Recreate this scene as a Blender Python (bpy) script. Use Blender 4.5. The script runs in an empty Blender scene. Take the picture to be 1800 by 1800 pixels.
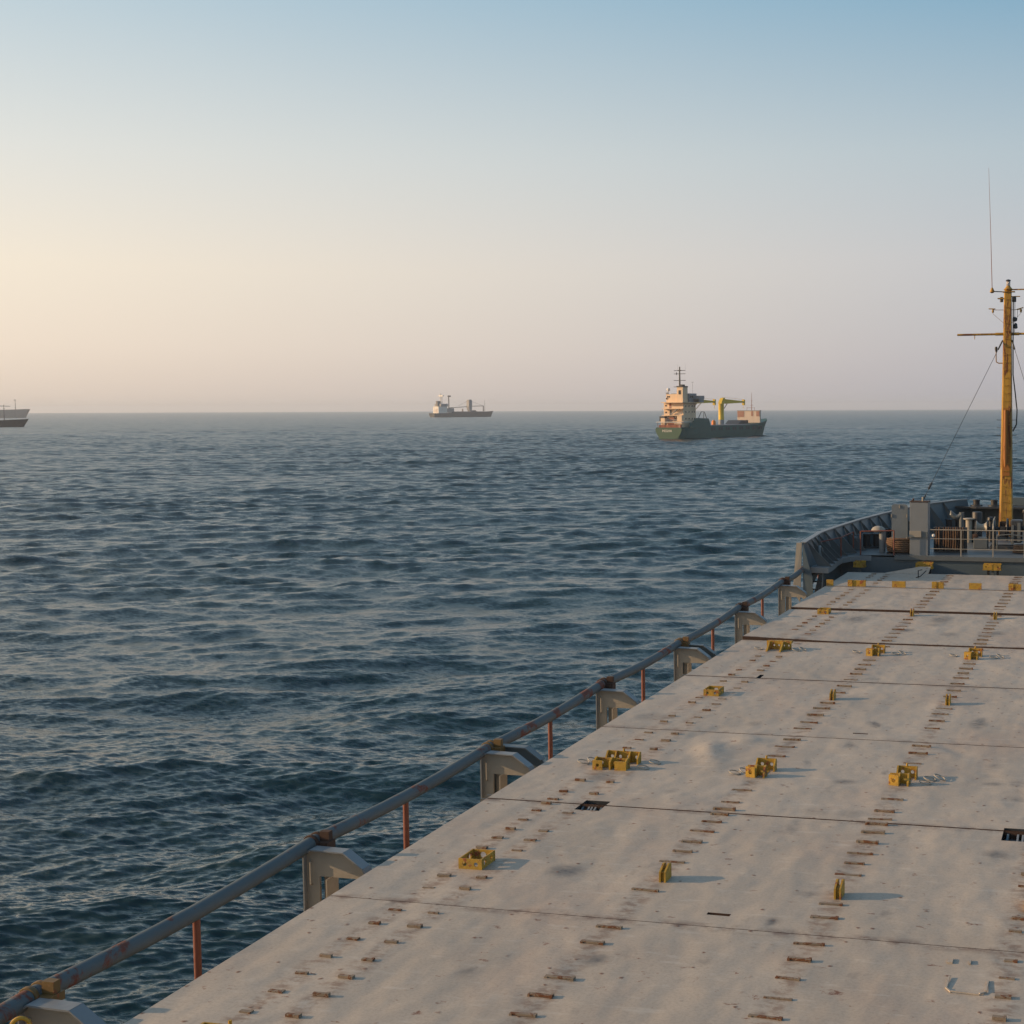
import bpy, bmesh, math, random
import numpy as np
from mathutils import Vector, Matrix
rad = math.radians
rnd = random.Random(7)
sc = bpy.context.scene
C = sc.collection

# ------------------------------------------------------------------ camera
cam_d = bpy.data.cameras.new("camera"); cam = bpy.data.objects.new("camera", cam_d); C.objects.link(cam)
cam_d.sensor_fit = 'HORIZONTAL'; cam_d.sensor_width = 36.0
cam_d.lens = 2559.6 / 1800 * 36.0
cam_d.shift_x = -0.25                      # the square is the left part of a wider frame
cam_d.clip_start = 0.1; cam_d.clip_end = 30000
RX = Vector((0.9726824, 0.2321154, -0.00337426)); UX = Vector((-0.01319488, 0.06979357, 0.99747419)); FX = Vector((-0.23176462, 0.97018107, -0.07094971))
M = Matrix((RX, UX, -FX)).transposed().to_4x4(); M.translation = Vector((0, 0, 6.164))
cam.matrix_world = M
sc.camera = cam
SEA = -5.7
SUN_AZ, SUN_EL = 257.0, 15.7               # compass degrees clockwise from the bow (+Y), and height

# ------------------------------------------------------------------ world
W = bpy.data.worlds.new("World"); sc.world = W; W.use_nodes = True
nt = W.node_tree; nt.nodes.clear()
def N(t, tree=None, **k):
    n = (tree or nt).nodes.new(t)
    for a, b in k.items(): setattr(n, a, b)
    return n
out = N('ShaderNodeOutputWorld'); bg = N('ShaderNodeBackground'); sky = N('ShaderNodeTexSky')
sky.sky_type = 'NISHITA'; sky.sun_disc = False
sky.sun_elevation = rad(SUN_EL); sky.sun_rotation = rad(SUN_AZ)
sky.altitude = 10; sky.air_density = 1.0; sky.dust_density = 2.0; sky.ozone_density = 2.0
bg.inputs['Strength'].default_value = 1.0
# hazy evening air: the clear-sky model is blended with a dusty sky whose colour depends on height and on the angle to the sun
tc = N('ShaderNodeTexCoord'); sep = N('ShaderNodeSeparateXYZ'); nt.links.new(tc.outputs['Generated'], sep.inputs[0])
def wmath(op, a, b=0.0):
    n = N('ShaderNodeMath', operation=op)
    for k, v in ((0, a), (1, b)):
        if isinstance(v, (int, float)): n.inputs[k].default_value = v
        else: nt.links.new(v, n.inputs[k])
    return n.outputs[0]
def wramp(fac, stops):
    r = N('ShaderNodeValToRGB'); r.color_ramp.interpolation = 'EASE' if False else 'LINEAR'; e = r.color_ramp.elements
    while len(e) < len(stops): e.new(0.5)
    for i, (p, c) in enumerate(stops): e[i].position = p; e[i].color = (*c, 1)
    nt.links.new(fac, r.inputs[0]); return r.outputs[0]
def wmix(f, a, b):
    m = N('ShaderNodeMix', data_type='RGBA')
    if isinstance(f, float): m.inputs[0].default_value = f
    else: nt.links.new(f, m.inputs[0])
    nt.links.new(a, m.inputs[6]); nt.links.new(b, m.inputs[7]); return m.outputs[2]
SH = Vector((math.sin(rad(SUN_AZ)), math.cos(rad(SUN_AZ)), 0))
hor = wmath('SQRT', wmath('ADD', wmath('MULTIPLY', sep.outputs[0], sep.outputs[0]), wmath('MULTIPLY', sep.outputs[1], sep.outputs[1])))
dd = wmath('DIVIDE', wmath('ADD', wmath('MULTIPLY', sep.outputs[0], SH.x), wmath('MULTIPLY', sep.outputs[1], SH.y)), wmath('MAXIMUM', hor, 0.001))
el = wmath('MAXIMUM', sep.outputs[2], 0.0)
awayS = wramp(el, [(0.0, (.48, .47, .52)), (0.035, (.53, .51, .55)), (0.10, (.59, .58, .60)), (0.17, (.50, .58, .62)), (0.265, (.25, .44, .58)), (0.5, (.19, .36, .54)), (1.0, (.15, .27, .42))])
nearS = wramp(el, [(0.0, (.84, .69, .58)), (0.04, (.96, .80, .66)), (0.09, (1.0, .86, .69)), (0.16, (.83, .81, .74)), (0.265, (.50, .64, .71)), (0.5, (.27, .42, .57)), (1.0, (.15, .27, .42))])
sunS = wramp(el, [(0.0, (1.1, .72, .42)), (0.10, (1.7, 1.2, .70)), (0.27, (2.0, 1.5, .95)), (0.45, (.9, .85, .75)), (1.0, (.13, .22, .34))])
t1 = N('ShaderNodeMapRange'); t1.inputs[1].default_value = -0.17; t1.inputs[2].default_value = 0.47; nt.links.new(dd, t1.inputs[0])
t2 = N('ShaderNodeMapRange'); t2.inputs[1].default_value = 0.47; t2.inputs[2].default_value = 1.0; nt.links.new(dd, t2.inputs[0])
dusty = wmix(t2.outputs[0], wmix(t1.outputs[0], awayS, nearS), sunS)
clear = N('ShaderNodeVectorMath', operation='SCALE'); clear.inputs['Scale'].default_value = 0.15; nt.links.new(sky.outputs[0], clear.inputs[0])
nt.links.new(wmix(0.85, clear.outputs[0], dusty), bg.inputs[0]); nt.links.new(bg.outputs[0], out.inputs[0])

# ------------------------------------------------------------------ sun, exposure
sd = bpy.data.lights.new("sun", 'SUN'); sd.energy = 5.0; sd.angle = rad(0.6); sd.color = (1.0, 0.67, 0.38)
so = bpy.data.objects.new("sun", sd); C.objects.link(so)
S = Vector((math.sin(rad(SUN_AZ)) * math.cos(rad(SUN_EL)), math.cos(rad(SUN_AZ)) * math.cos(rad(SUN_EL)), math.sin(rad(SUN_EL))))
so.rotation_euler = S.to_track_quat('Z', 'Y').to_euler(); so.location = (0, 0, 60)
sc.view_settings.view_transform = 'Standard'; sc.view_settings.look = 'None'
sc.view_settings.exposure = 0.0; sc.view_settings.gamma = 1.0; sc.view_settings.use_curve_mapping = False
sc.cycles.volume_bounces = 1

# ------------------------------------------------------------------ materials
def newmat(name):
    m = bpy.data.materials.new(name); m.use_nodes = True; t = m.node_tree
    return m, t, t.nodes['Principled BSDF']
def ramp(t, fac, stops, interp='LINEAR'):
    r = t.nodes.new('ShaderNodeValToRGB'); r.color_ramp.interpolation = interp
    e = r.color_ramp.elements
    while len(e) < len(stops): e.new(0.5)
    for i, (p, c) in enumerate(stops):
        e[i].position = p; e[i].color = (*c, 1) if len(c) == 3 else c
    t.links.new(fac, r.inputs[0]); return r.outputs[0]
def noise(t, vec, scale, detail=4, rough=0.55, dist=0.0):
    n = t.nodes.new('ShaderNodeTexNoise'); n.inputs['Scale'].default_value = scale
    n.inputs['Detail'].default_value = detail; n.inputs['Roughness'].default_value = rough
    n.inputs['Distortion'].default_value = dist
    t.links.new(vec, n.inputs['Vector']); return n.outputs['Fac'], n.outputs['Color']
def scaled(t, vec, s, loc=(0, 0, 0)):
    m = t.nodes.new('ShaderNodeMapping'); m.inputs['Scale'].default_value = s; m.inputs['Location'].default_value = loc
    t.links.new(vec, m.inputs['Vector']); return m.outputs[0]
def mix(t, fac, a, b, mode='MIX'):
    m = t.nodes.new('ShaderNodeMix'); m.data_type = 'RGBA'; m.blend_type = mode
    if isinstance(fac, float): m.inputs[0].default_value = fac
    else: t.links.new(fac, m.inputs[0])
    for k, v in ((6, a), (7, b)):
        if isinstance(v, tuple): m.inputs[k].default_value = (*v, 1)
        else: t.links.new(v, m.inputs[k])
    return m.outputs[2]
def bump(t, h, strength, dist, b):
    n = t.nodes.new('ShaderNodeBump'); n.inputs['Strength'].default_value = strength; n.inputs['Distance'].default_value = dist
    t.links.new(h, n.inputs['Height'])
    if b is not None: t.links.new(b, n.inputs['Normal'])
    return n.outputs[0]
RUST = (0.16, 0.05, 0.018)
def painted(name, col, rough=0.5, rust=0.35, rscale=3.0, grime=0.3, dark=None, metal=0.0, bscale=8.0, bstr=0.3, rcol=RUST, stretch=(1, 1, 1)):
    """weathered paint: two tones, dirt and rust showing in patches; rust 0..1 is roughly the share of it"""
    m, t, p = newmat(name)
    g = t.nodes.new('ShaderNodeNewGeometry').outputs['Position']
    v = scaled(t, g, stretch)
    f1, _ = noise(t, v, rscale * 0.7, 5, 0.6)
    d = dark or tuple(c * 0.62 for c in col)
    c = mix(t, ramp(t, f1, [(0.35, (0, 0, 0)), (0.75, (grime,) * 3)]), col, d)
    if rust > 0:
        f2, _ = noise(t, scaled(t, v, (1, 1, 1), (7, 3, 5)), rscale, 8, 0.68, 0.4)
        lo = 0.72 - 0.32 * rust
        mask = ramp(t, f2, [(lo, (0, 0, 0)), (lo + 0.05, (1, 1, 1))])
        f3, _ = noise(t, g, rscale * 5, 4)
        rc = mix(t, f3, rcol, tuple(min(1, x * 2.0) for x in rcol))
        c = mix(t, mask, c, rc)
        t.links.new(ramp(t, mask, [(0, (rough,) * 3), (1, (0.9,) * 3)]), p.inputs['Roughness'])
        hm = bump(t, mask, 0.4, 0.01, None)
    else:
        p.inputs['Roughness'].default_value = rough; hm = None
    f4, _ = noise(t, g, bscale, 5)
    t.links.new(bump(t, f4, bstr, 0.02, hm), p.inputs['Normal'])
    t.links.new(c, p.inputs['Base Color']); p.inputs['Metallic'].default_value = metal
    return m
MT = {}
MT['cream'] = painted('cream_grey_steel_paint', (0.30, 0.27, 0.22), 0.5, 0.12, 2.2, 0.35)
MT['grey'] = painted('grey_deck_paint', (0.11, 0.125, 0.13), 0.45, 0.12, 1.6, 0.5)
MT['lightgrey'] = painted('light_grey_paint', (0.185, 0.20, 0.21), 0.45, 0.08, 1.5, 0.4)
MT['bluegrey'] = painted('blue_grey_bulwark_paint', (0.075, 0.105, 0.125), 0.4, 0.10, 1.3, 0.5)
MT['doorgrey'] = painted('blue_grey_door_paint', (0.13, 0.155, 0.175), 0.4, 0.1, 2, 0.4)
MT['railpipe'] = painted('chipped_grey_pipe_paint', (0.075, 0.098, 0.108), 0.7, 0.49, 1.5, 0.4, rcol=(0.085, 0.028, 0.018))
MT['primer'] = painted('red_primer', (0.17, 0.048, 0.028), 0.55, 0.2, 5, 0.5)
MT['yellow'] = painted('worn_yellow_paint', (0.43, 0.25, 0.02), 0.6, 0.52, 7, 0.9, dark=(0.20, 0.13, 0.02))
MT['oldyellow'] = painted('old_rusty_yellow_paint', (0.13, 0.075, 0.02), 0.6, 0.5, 9, 0.9, dark=(0.12, 0.07, 0.02))
MT['mast'] = painted('worn_orange_yellow_paint', (0.42, 0.235, 0.018), 0.5, 0.60, 1.5, 1.0, dark=(0.17, 0.085, 0.012), stretch=(3, 3, 0.45), rcol=(0.085, 0.03, 0.012))
MT['mastdark'] = painted('rust_streaked_yellow_paint', (0.33, 0.12, 0.012), 0.6, 0.45, 1.3, 0.8, stretch=(3, 3, 0.4), rcol=(0.10, 0.03, 0.01))
MT['rust'] = painted('rusted_steel', (0.055, 0.027, 0.017), 0.9, 0.25, 6, 0.8, dark=(0.03, 0.018, 0.013), rcol=(0.06, 0.024, 0.012))
MT['cleat'] = painted('rust_and_worn_paint', (0.21, 0.165, 0.12), 0.8, 0.68, 7, 0.6, rcol=(0.085, 0.032, 0.012))
MT['black'] = painted('black_steel', (0.018, 0.018, 0.02), 0.5, 0.1, 5, 0.3, rcol=(0.06, 0.03, 0.02))
MT['dark'] = painted('dark_greasy_steel', (0.035, 0.038, 0.042), 0.45, 0.4, 4, 0.6, rcol=(0.09, 0.05, 0.03))
MT['white'] = painted('white_paint', (0.70, 0.68, 0.62), 0.4, 0.06, 6, 0.3)
MT['rope'] = painted('brown_mooring_rope', (0.13, 0.075, 0.042), 0.9, 0.0, 9, 0.6, dark=(0.09, 0.05, 0.03), bscale=30, bstr=0.8)
MT['wire'] = painted('wire_rope', (0.04, 0.04, 0.04), 0.6, 0.0)
m, t, p = newmat('lamp_glass'); p.inputs['Base Color'].default_value = (0.5, 0.45, 0.42, 1); p.inputs['Roughness'].default_value = 0.15; p.inputs['Transmission Weight'].default_value = 0.4; MT['glass'] = m
m, t, p = newmat('window_glass'); p.inputs['Base Color'].default_value = (0.02, 0.025, 0.03, 1); p.inputs['Roughness'].default_value = 0.1; MT['pane'] = m

def hatch_material():
    m, t, p = newmat('walked_grey_cream_hatch_paint')
    g = t.nodes.new('ShaderNodeNewGeometry').outputs['Position']
    f, _ = noise(t, scaled(t, g, (0.5, 0.28, 1)), 1.0, 6, 0.6, 0.5)
    c = mix(t, ramp(t, f, [(0.3, (0, 0, 0)), (0.7, (1, 1, 1))]), (0.335, 0.288, 0.232), (0.42, 0.362, 0.294))
    # pinkish worn tracks
    f, _ = noise(t, scaled(t, g, (0.35, 0.2, 1), (9, 2, 0)), 1.4, 4, 0.6)
    c = mix(t, ramp(t, f, [(0.5, (0, 0, 0)), (0.72, (0.5, 0.5, 0.5))]), c, (0.34, 0.25, 0.19))
    # dark puddle stains
    f, _ = noise(t, scaled(t, g, (1.0, 0.55, 1), (3, 5, 0)), 1.5, 6, 0.55, 0.3)
    c = mix(t, ramp(t, f, [(0.63, (0, 0, 0)), (0.70, (0.4, 0.4, 0.4)), (0.74, (0.8, 0.8, 0.8))]), c, (0.10, 0.092, 0.085))
    sa = t.nodes.new('ShaderNodeAttribute'); sa.attribute_name = 'stain'
    fs_, _ = noise(t, g, 9, 6, 0.6)
    c = mix(t, mix(t, 1.0, ramp(t, sa.outputs['Fac'], [(0.05, (0, 0, 0)), (0.8, (1, 1, 1))]), ramp(t, fs_, [(0.3, (.4, .4, .4)), (0.62, (1, 1, 1))]), 'MULTIPLY'), c, (0.095, 0.09, 0.085))
    # fine dirt
    f, _ = noise(t, g, 26, 6, 0.7)
    c = mix(t, ramp(t, f, [(0.45, (0, 0, 0)), (0.8, (0.5, 0.5, 0.5))]), c, (0.15, 0.125, 0.10))
    # rust freckles, denser in some places
    v = t.nodes.new('ShaderNodeTexVoronoi'); v.voronoi_dimensions = '2D'; v.inputs['Scale'].default_value = 2.6; v.inputs['Randomness'].default_value = 1
    t.links.new(mix(t, 0.06, scaled(t, g, (1, 1, 1)), noise(t, g, 14, 3)[1]), v.inputs['Vector'])
    spot = ramp(t, v.outputs['Distance'], [(0.02, (1, 1, 1)), (0.085, (0, 0, 0))])
    sel = ramp(t, v.outputs['Color'], [(0.62, (0, 0, 0)), (0.7, (1, 1, 1))])
    msk = mix(t, 1.0, spot, sel, 'MULTIPLY')
    c = mix(t, msk, c, (0.13, 0.055, 0.025))
    f5, _ = noise(t, scaled(t, g, (1, 1, 1), (1, 8, 0)), 5.5, 8, 0.75)
    gate, _ = noise(t, scaled(t, g, (1, 1, 1), (4, 1, 0)), 0.6, 3)
    r2 = mix(t, 1.0, ramp(t, f5, [(0.615, (0, 0, 0)), (0.65, (0.95, 0.95, 0.95))]), ramp(t, gate, [(0.48, (0, 0, 0)), (0.6, (1, 1, 1))]), 'MULTIPLY')
    c = mix(t, r2, c, (0.17, 0.07, 0.033))
    f6, _ = noise(t, scaled(t, g, (0.75, 1.5, 1), (12, 3, 0)), 4.0, 5, 0.6)
    f7, _ = noise(t, scaled(t, g, (1, 1, 1), (8, 8, 0)), 22, 4, 0.6)
    r3 = mix(t, 1.0, ramp(t, f6, [(0.655, (0, 0, 0)), (0.69, (1, 1, 1))]), ramp(t, f7, [(0.40, (.2, .2, .2)), (0.55, (1, 1, 1))]), 'MULTIPLY')
    c = mix(t, r3, c, (0.15, 0.062, 0.028))
    # scuffs: paler rubbed paint
    f8, _ = noise(t, scaled(t, g, (0.6, 2.2, 1), (3, 13, 0)), 3.0, 6, 0.65)
    c = mix(t, ramp(t, f8, [(0.56, (0, 0, 0)), (0.68, (.45, .45, .45))]), c, (0.47, 0.43, 0.37))
    # rust bled around the rows of lashing bars and along the joints
    sx = t.nodes.new('ShaderNodeSeparateXYZ'); t.links.new(g, sx.inputs[0])
    def band(sock, lo, hi, cs, w0, w1, amt):
        mr = t.nodes.new('ShaderNodeMapRange'); mr.clamp = True; mr.inputs[1].default_value = lo; mr.inputs[2].default_value = hi; t.links.new(sock, mr.inputs[0])
        st = []
        for q in cs:
            for d, v_ in ((-w1, 0), (-w0, amt), (w0, amt), (w1, 0)): st.append(((q + d - lo) / (hi - lo), (v_,) * 3))
        return ramp(t, mr.outputs[0], st)
    rows_ = band(sx.outputs[0], -10, 1, [-8.6, -8.08, -5.8, -3.37, -1.08, -.58], .08, .22, .85)
    fr, _ = noise(t, scaled(t, g, (1, 1.6, 1), (2, 2, 0)), 3.6, 7, 0.7)
    c = mix(t, mix(t, 1.0, rows_, ramp(t, fr, [(0.47, (0, 0, 0)), (0.60, (.8, .8, .8))]), 'MULTIPLY'), c, (0.17, 0.10, 0.06))
    jn = band(sx.outputs[1], 10, 55, [16.34, 21.10, 26.45, 32.05, 37.40, 43.32, 48.81], .045, .11, 1.0)
    fj, _ = noise(t, scaled(t, g, (1, 1, 1), (6, 2, 0)), 2.4, 6, 0.65)
    c = mix(t, mix(t, 1.0, jn, ramp(t, fj, [(0.46, (0, 0, 0)), (0.58, (.75, .75, .75))]), 'MULTIPLY'), c, (0.10, 0.05, 0.028))
    t.links.new(c, p.inputs['Base Color'])
    p.inputs['Roughness'].default_value = 0.62
    # dents of the plating between its stiffeners
    d1, _ = noise(t, scaled(t, g, (1.3, 0.8, 1)), 1.0, 2.2, 0.5)
    d2, _ = noise(t, scaled(t, g, (1, 1, 1), (5, 5, 0)), 4.0, 4, 0.5)
    d3, _ = noise(t, g, 60, 4, 0.7)
    n = bump(t, d1, 0.9, 0.07, None); n = bump(t, d2, 0.16, 0.02, n); n = bump(t, d3, 0.2, 0.002, n)
    n = bump(t, msk, 0.3, 0.01, n)
    t.links.new(n, p.inputs['Normal'])
    return m
MT['hatch'] = hatch_material()

# ------------------------------------------------------------------ mesh builder
class MB:
    def __init__(s): s.v = []; s.f = []; s.sm = []
    def add(s, vs, fs, smooth=False):
        o = len(s.v); s.v += [tuple(x) for x in vs]; s.f += [tuple(i + o for i in f) for f in fs]; s.sm += [smooth] * len(fs); return s
    def box(s, x0, x1, y0, y1, z0, z1, mat=None):
        vs = [Vector(q) for q in ((x0, y0, z0), (x1, y0, z0), (x1, y1, z0), (x0, y1, z0), (x0, y0, z1), (x1, y0, z1), (x1, y1, z1), (x0, y1, z1))]
        if mat: vs = [mat @ q for q in vs]
        return s.add(vs, [(0, 3, 2, 1), (4, 5, 6, 7), (0, 1, 5, 4), (1, 2, 6, 5), (2, 3, 7, 6), (3, 0, 4, 7)])
    def bar(s, a, b, w, h, up=Vector((0, 0, 1))):
        a = Vector(a); b = Vector(b); d = (b - a); L = d.length; d.normalize()
        x = d.cross(up)
        if x.length < 1e-4: x = Vector((1, 0, 0))
        x.normalize(); z = x.cross(d)
        m = Matrix((x, d, z)).transposed().to_4x4(); m.translation = a
        return s.box(-w / 2, w / 2, 0, L, -h / 2, h / 2, m)
    def tube(s, pts, r, n=10, caps=True):
        pts = [Vector(q) for q in pts]; rs = r if isinstance(r, (list, tuple)) else [r] * len(pts)
        vs = []; fs = []; prev = None
        for i, q in enumerate(pts):
            d = (pts[min(i + 1, len(pts) - 1)] - pts[max(i - 1, 0)]).normalized()
            if prev is None:
                u = d.cross(Vector((0, 0, 1)));
                if u.length < 1e-3: u = d.cross(Vector((1, 0, 0)))
            else: u = prev - d * prev.dot(d)
            u.normalize(); w = d.cross(u); prev = u
            for k in range(n):
                a = 2 * math.pi * k / n; vs.append(q + (u * math.cos(a) + w * math.sin(a)) * rs[i])
        for i in range(len(pts) - 1):
            for k in range(n): fs.append((i * n + k, i * n + (k + 1) % n, (i + 1) * n + (k + 1) % n, (i + 1) * n + k))
        if caps: fs += [tuple(range(n))[::-1], tuple(range((len(pts) - 1) * n, len(pts) * n))]
        return s.add(vs, fs, n > 6)
    def lathe(s, c, prof, n=16, axis='z'):
        """prof: (radius, height) pairs"""
        vs = []; fs = []
        for r_, h in prof:
            for k in range(n):
                a = 2 * math.pi * k / n; x, y = r_ * math.cos(a), r_ * math.sin(a)
                q = {'z': (x, y, h), 'x': (h, x, y), 'y': (x, h, y)}[axis]
                vs.append((c[0] + q[0], c[1] + q[1], c[2] + q[2]))
        m_ = len(prof)
        for i in range(m_ - 1):
            for k in range(n): fs.append((i * n + k, i * n + (k + 1) % n, (i + 1) * n + (k + 1) % n, (i + 1) * n + k))
        fs += [tuple(range(n))[::-1], tuple(range((m_ - 1) * n, m_ * n))]
        return s.add(vs, fs, True)
    def torus(s, c, R, r_, m=Matrix.Identity(3), n=20, k=8):
        pts = [Vector(c) + m @ Vector((R * math.cos(2 * math.pi * i / n), R * math.sin(2 * math.pi * i / n), 0)) for i in range(n + 1)]
        return s.tube(pts, r_, k, False)
    def prism(s, poly, a0, a1, axis='y'):
        """poly extruded along an axis. axis y: poly is (x,z); axis x: (y,z); axis z: (x,y)"""
        n = len(poly); f = {'y': lambda q, a: (q[0], a, q[1]), 'x': lambda q, a: (a, q[0], q[1]), 'z': lambda q, a: (q[0], q[1], a)}[axis]
        vs = [f(q, a0) for q in poly] + [f(q, a1) for q in poly]
        fs = [tuple(range(n)), tuple(range(n, 2 * n))[::-1]] + [(i, i + n, (i + 1) % n + n, (i + 1) % n) for i in range(n)]
        return s.add(vs, fs)
    def mesh(s, name):
        me = bpy.data.meshes.new(name); me.from_pydata(s.v, [], s.f)
        me.polygons.foreach_set('use_smooth', s.sm)
        bm = bmesh.new(); bm.from_mesh(me); bmesh.ops.recalc_face_normals(bm, faces=bm.faces); bm.to_mesh(me); bm.free()
        return me
    def build(s, name, mat, parent=None, bevel=0.0):
        me = s.mesh(name); me.materials.append(MT[mat] if isinstance(mat, str) else mat)
        if any(s.sm):
            try: me.set_sharp_from_angle(angle=rad(40))
            except Exception: pass
        o = bpy.data.objects.new(name, me); C.objects.link(o)
        if parent: o.parent = parent
        if bevel:
            b = o.modifiers.new('edge', 'BEVEL'); b.width = bevel; b.segments = 2; b.limit_method = 'ANGLE'; b.angle_limit = rad(40)
        return o
def thing(name, label, cat, loc=(0, 0, 0), rz=0.0, group=None):
    o = bpy.data.objects.new(name, None); C.objects.link(o); o.empty_display_size = 0.2
    o.location = loc; o.rotation_euler = (0, 0, rz); o['label'] = label; o['category'] = cat
    if group: o['group'] = group
    return o
def tag(o, label, cat, group=None):
    o['label'] = label; o['category'] = cat
    if group: o['group'] = group
    return o
def place(me, name, loc, rz=0.0, parent=None, s=(1, 1, 1)):
    o = bpy.data.objects.new(name, me); C.objects.link(o); o.location = loc; o.rotation_euler = (0, 0, rz); o.scale = s
    if parent: o.parent = parent
    return o

# ------------------------------------------------------------------ sea
def make_sea():
    rs = np.random.RandomState(11)
    K = 17268.0; rows = 1650
    r = [3.0, 8.0, 13.5]
    while r[-1] < 9400:
        q = r[-1]; r.append(q + (max(q * q / 20000, .032) if q < 85 else 0.36 * (q / 85) ** 0.62 if q < 650 else 1.27 * (q / 650) ** 1.7))
    r = np.array(r)
    az = np.concatenate([np.linspace(rad(-50), rad(9), 1180), np.linspace(rad(11), rad(308), 150)])
    na, nr = len(az), len(r)
    dr = np.gradient(r)
    daz = np.full(na, rad(0.05)); daz[1180:] = rad(2.0)
    Rg, Ag = np.meshgrid(r, az, indexing='ij')
    X = (Rg * np.sin(Ag)).astype(np.float32); Y = (Rg * np.cos(Ag)).astype(np.float32)
    sp = np.maximum(dr[:, None] * 1.0, Rg * daz[None, :]).astype(np.float32)
    Z = np.zeros_like(X); DX = np.zeros_like(X); DY = np.zeros_like(X)
    waves = []
    n = 170
    for i in range(n):
        lam = 0.22 * (13.0 / 0.22) ** ((i + rs.rand()) / n)
        th = rad(-24) + rs.randn() * rad(20 if lam < .6 else 29)
        slope = 0.0235 * float(np.interp(math.log(lam), [math.log(.22), math.log(.6), math.log(1.3), math.log(4), math.log(13)], [1.5, 1.4, 1.15, .8, .5]))
        waves.append((lam, th, slope * lam / (2 * math.pi), rs.rand() * 6.28))
    waves += [(16.0, rad(-10), 0.085, 1.0), (21.0, rad(-36), 0.09, 3.0), (28.0, rad(5), 0.08, 5.0)]
    dist_ = np.sqrt(X * X + Y * Y)
    lee = np.interp(dist_, [20, 60, 120, 220, 500], [.66, .80, 1.2, 1.7, 2.0]).astype(np.float32)   # calmer water close under the ship's side
    for lam, th, a, ph in waves:
        k = 2 * math.pi / lam; dx, dy = math.sin(th), math.cos(th)
        att = np.clip((lam / sp - 1.3) / 1.5, 0, 1)
        live = np.where(att.max(axis=1) > 0)[0]
        if not len(live): continue
        e = live.max() + 1
        arg = (k * (dx * X[:e] + dy * Y[:e]) + ph).astype(np.float32)
        amp = att[:e] * a * (lee[:e] if .5 < lam < 4 else 1.0)
        Z[:e] += amp * np.cos(arg); sn = amp * np.sin(arg) * 0.6
        DX[:e] -= dx * sn; DY[:e] -= dy * sn
    # gusts: patches where the chop is higher or lower
    gust = 1 + 0.36 * np.sin(X * 0.045 + 1.3 + np.sin(Y * 0.03)) * np.sin(Y * 0.037 - X * 0.02) + 0.12 * np.sin(X * 0.013 + Y * 0.008)
    X += DX * gust; Y += DY * gust; Z = Z * gust + SEA
    co = np.stack([X, Y, Z], -1).reshape(-1, 3).astype(np.float32)
    i = np.arange((nr - 1) * na).reshape(nr - 1, na); nxt = np.roll(i, -1, axis=1)
    q = np.stack([i, nxt, nxt + na, i + na], -1).reshape(-1, 4)[:, ::-1]
    me = bpy.data.meshes.new('sea'); me.vertices.add(len(co)); me.vertices.foreach_set('co', co.ravel())
    me.loops.add(q.size); me.loops.foreach_set('vertex_index', q.ravel().astype(np.int32))
    me.polygons.add(len(q)); me.polygons.foreach_set('loop_start', np.arange(0, q.size, 4, dtype=np.int32))
    me.polygons.foreach_set('use_smooth', np.ones(len(q), bool))
    at = me.attributes.new('chop', 'FLOAT', 'POINT')                 # slope the mesh is too coarse to carry
    var = np.zeros_like(sp); tot = 0
    for lam, th, a, ph in waves[:n]:
        s2 = (2 * math.pi * a / lam) ** 2 / 2; tot += s2
        var += s2 * (1 - np.clip((lam / sp - 1.3) / 1.5, 0, 1) ** 2)
    at.data.foreach_set('value', np.sqrt(var).astype(np.float32).ravel())
    me.update(); me.validate()
    m, t, p = newmat('sea_water')
    g = t.nodes.new('ShaderNodeNewGeometry'); P_ = g.outputs['Position']
    a = t.nodes.new('ShaderNodeAttribute'); a.attribute_name = 'chop'
    def vm(op, x, y):
        n_ = t.nodes.new('ShaderNodeVectorMath'); n_.operation = op
        for k_, v_ in ((0, x), (1, y)):
            if isinstance(v_, tuple): n_.inputs[k_].default_value = v_
            else: t.links.new(v_, n_.inputs[k_])
        return n_.outputs[0]
    def scl(x, f):
        n_ = t.nodes.new('ShaderNodeVectorMath'); n_.operation = 'SCALE'; t.links.new(x, n_.inputs[0])
        if isinstance(f, float): n_.inputs['Scale'].default_value = f
        else: t.links.new(f, n_.inputs['Scale'])
        return n_.outputs[0]
    rmap = t.nodes.new('ShaderNodeMapping'); rmap.inputs['Rotation'].default_value = (0, 0, rad(-24)); rmap.inputs['Scale'].default_value = (0.45, 1.3, 0.2)
    t.links.new(P_, rmap.inputs['Vector'])
    rip = scl(vm('SUBTRACT', noise(t, rmap.outputs[0], 6.5, 5, 0.62)[1], (0.5, 0.5, 0.5)), 0.95)
    mul = t.nodes.new('ShaderNodeMath'); mul.operation = 'MULTIPLY'; mul.inputs[1].default_value = 4.5
    t.links.new(a.outputs['Fac'], mul.inputs[0])
    far = scl(vm('SUBTRACT', noise(t, rmap.outputs[0], 0.30, 5, 0.65)[1], (0.5, 0.5, 0.5)), mul.outputs[0])
    pert = vm('MULTIPLY', vm('ADD', rip, far), (1, 1, 0.0))
    nrm = t.nodes.new('ShaderNodeVectorMath'); nrm.operation = 'NORMALIZE'
    t.links.new(vm('ADD', g.outputs['Normal'], pert), nrm.inputs[0])
    t.links.new(nrm.outputs[0], p.inputs['Normal'])
    p.inputs['Base Color'].default_value = (0.004, 0.022, 0.027, 1)
    ma = t.nodes.new('ShaderNodeMath'); ma.operation = 'MULTIPLY_ADD'; ma.inputs[1].default_value = 0.32; ma.inputs[2].default_value = 0.002
    t.links.new(a.outputs['Fac'], ma.inputs[0]); mq = t.nodes.new('ShaderNodeMath'); mq.operation = 'SQRT'; t.links.new(ma.outputs[0], mq.inputs[0])
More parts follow.
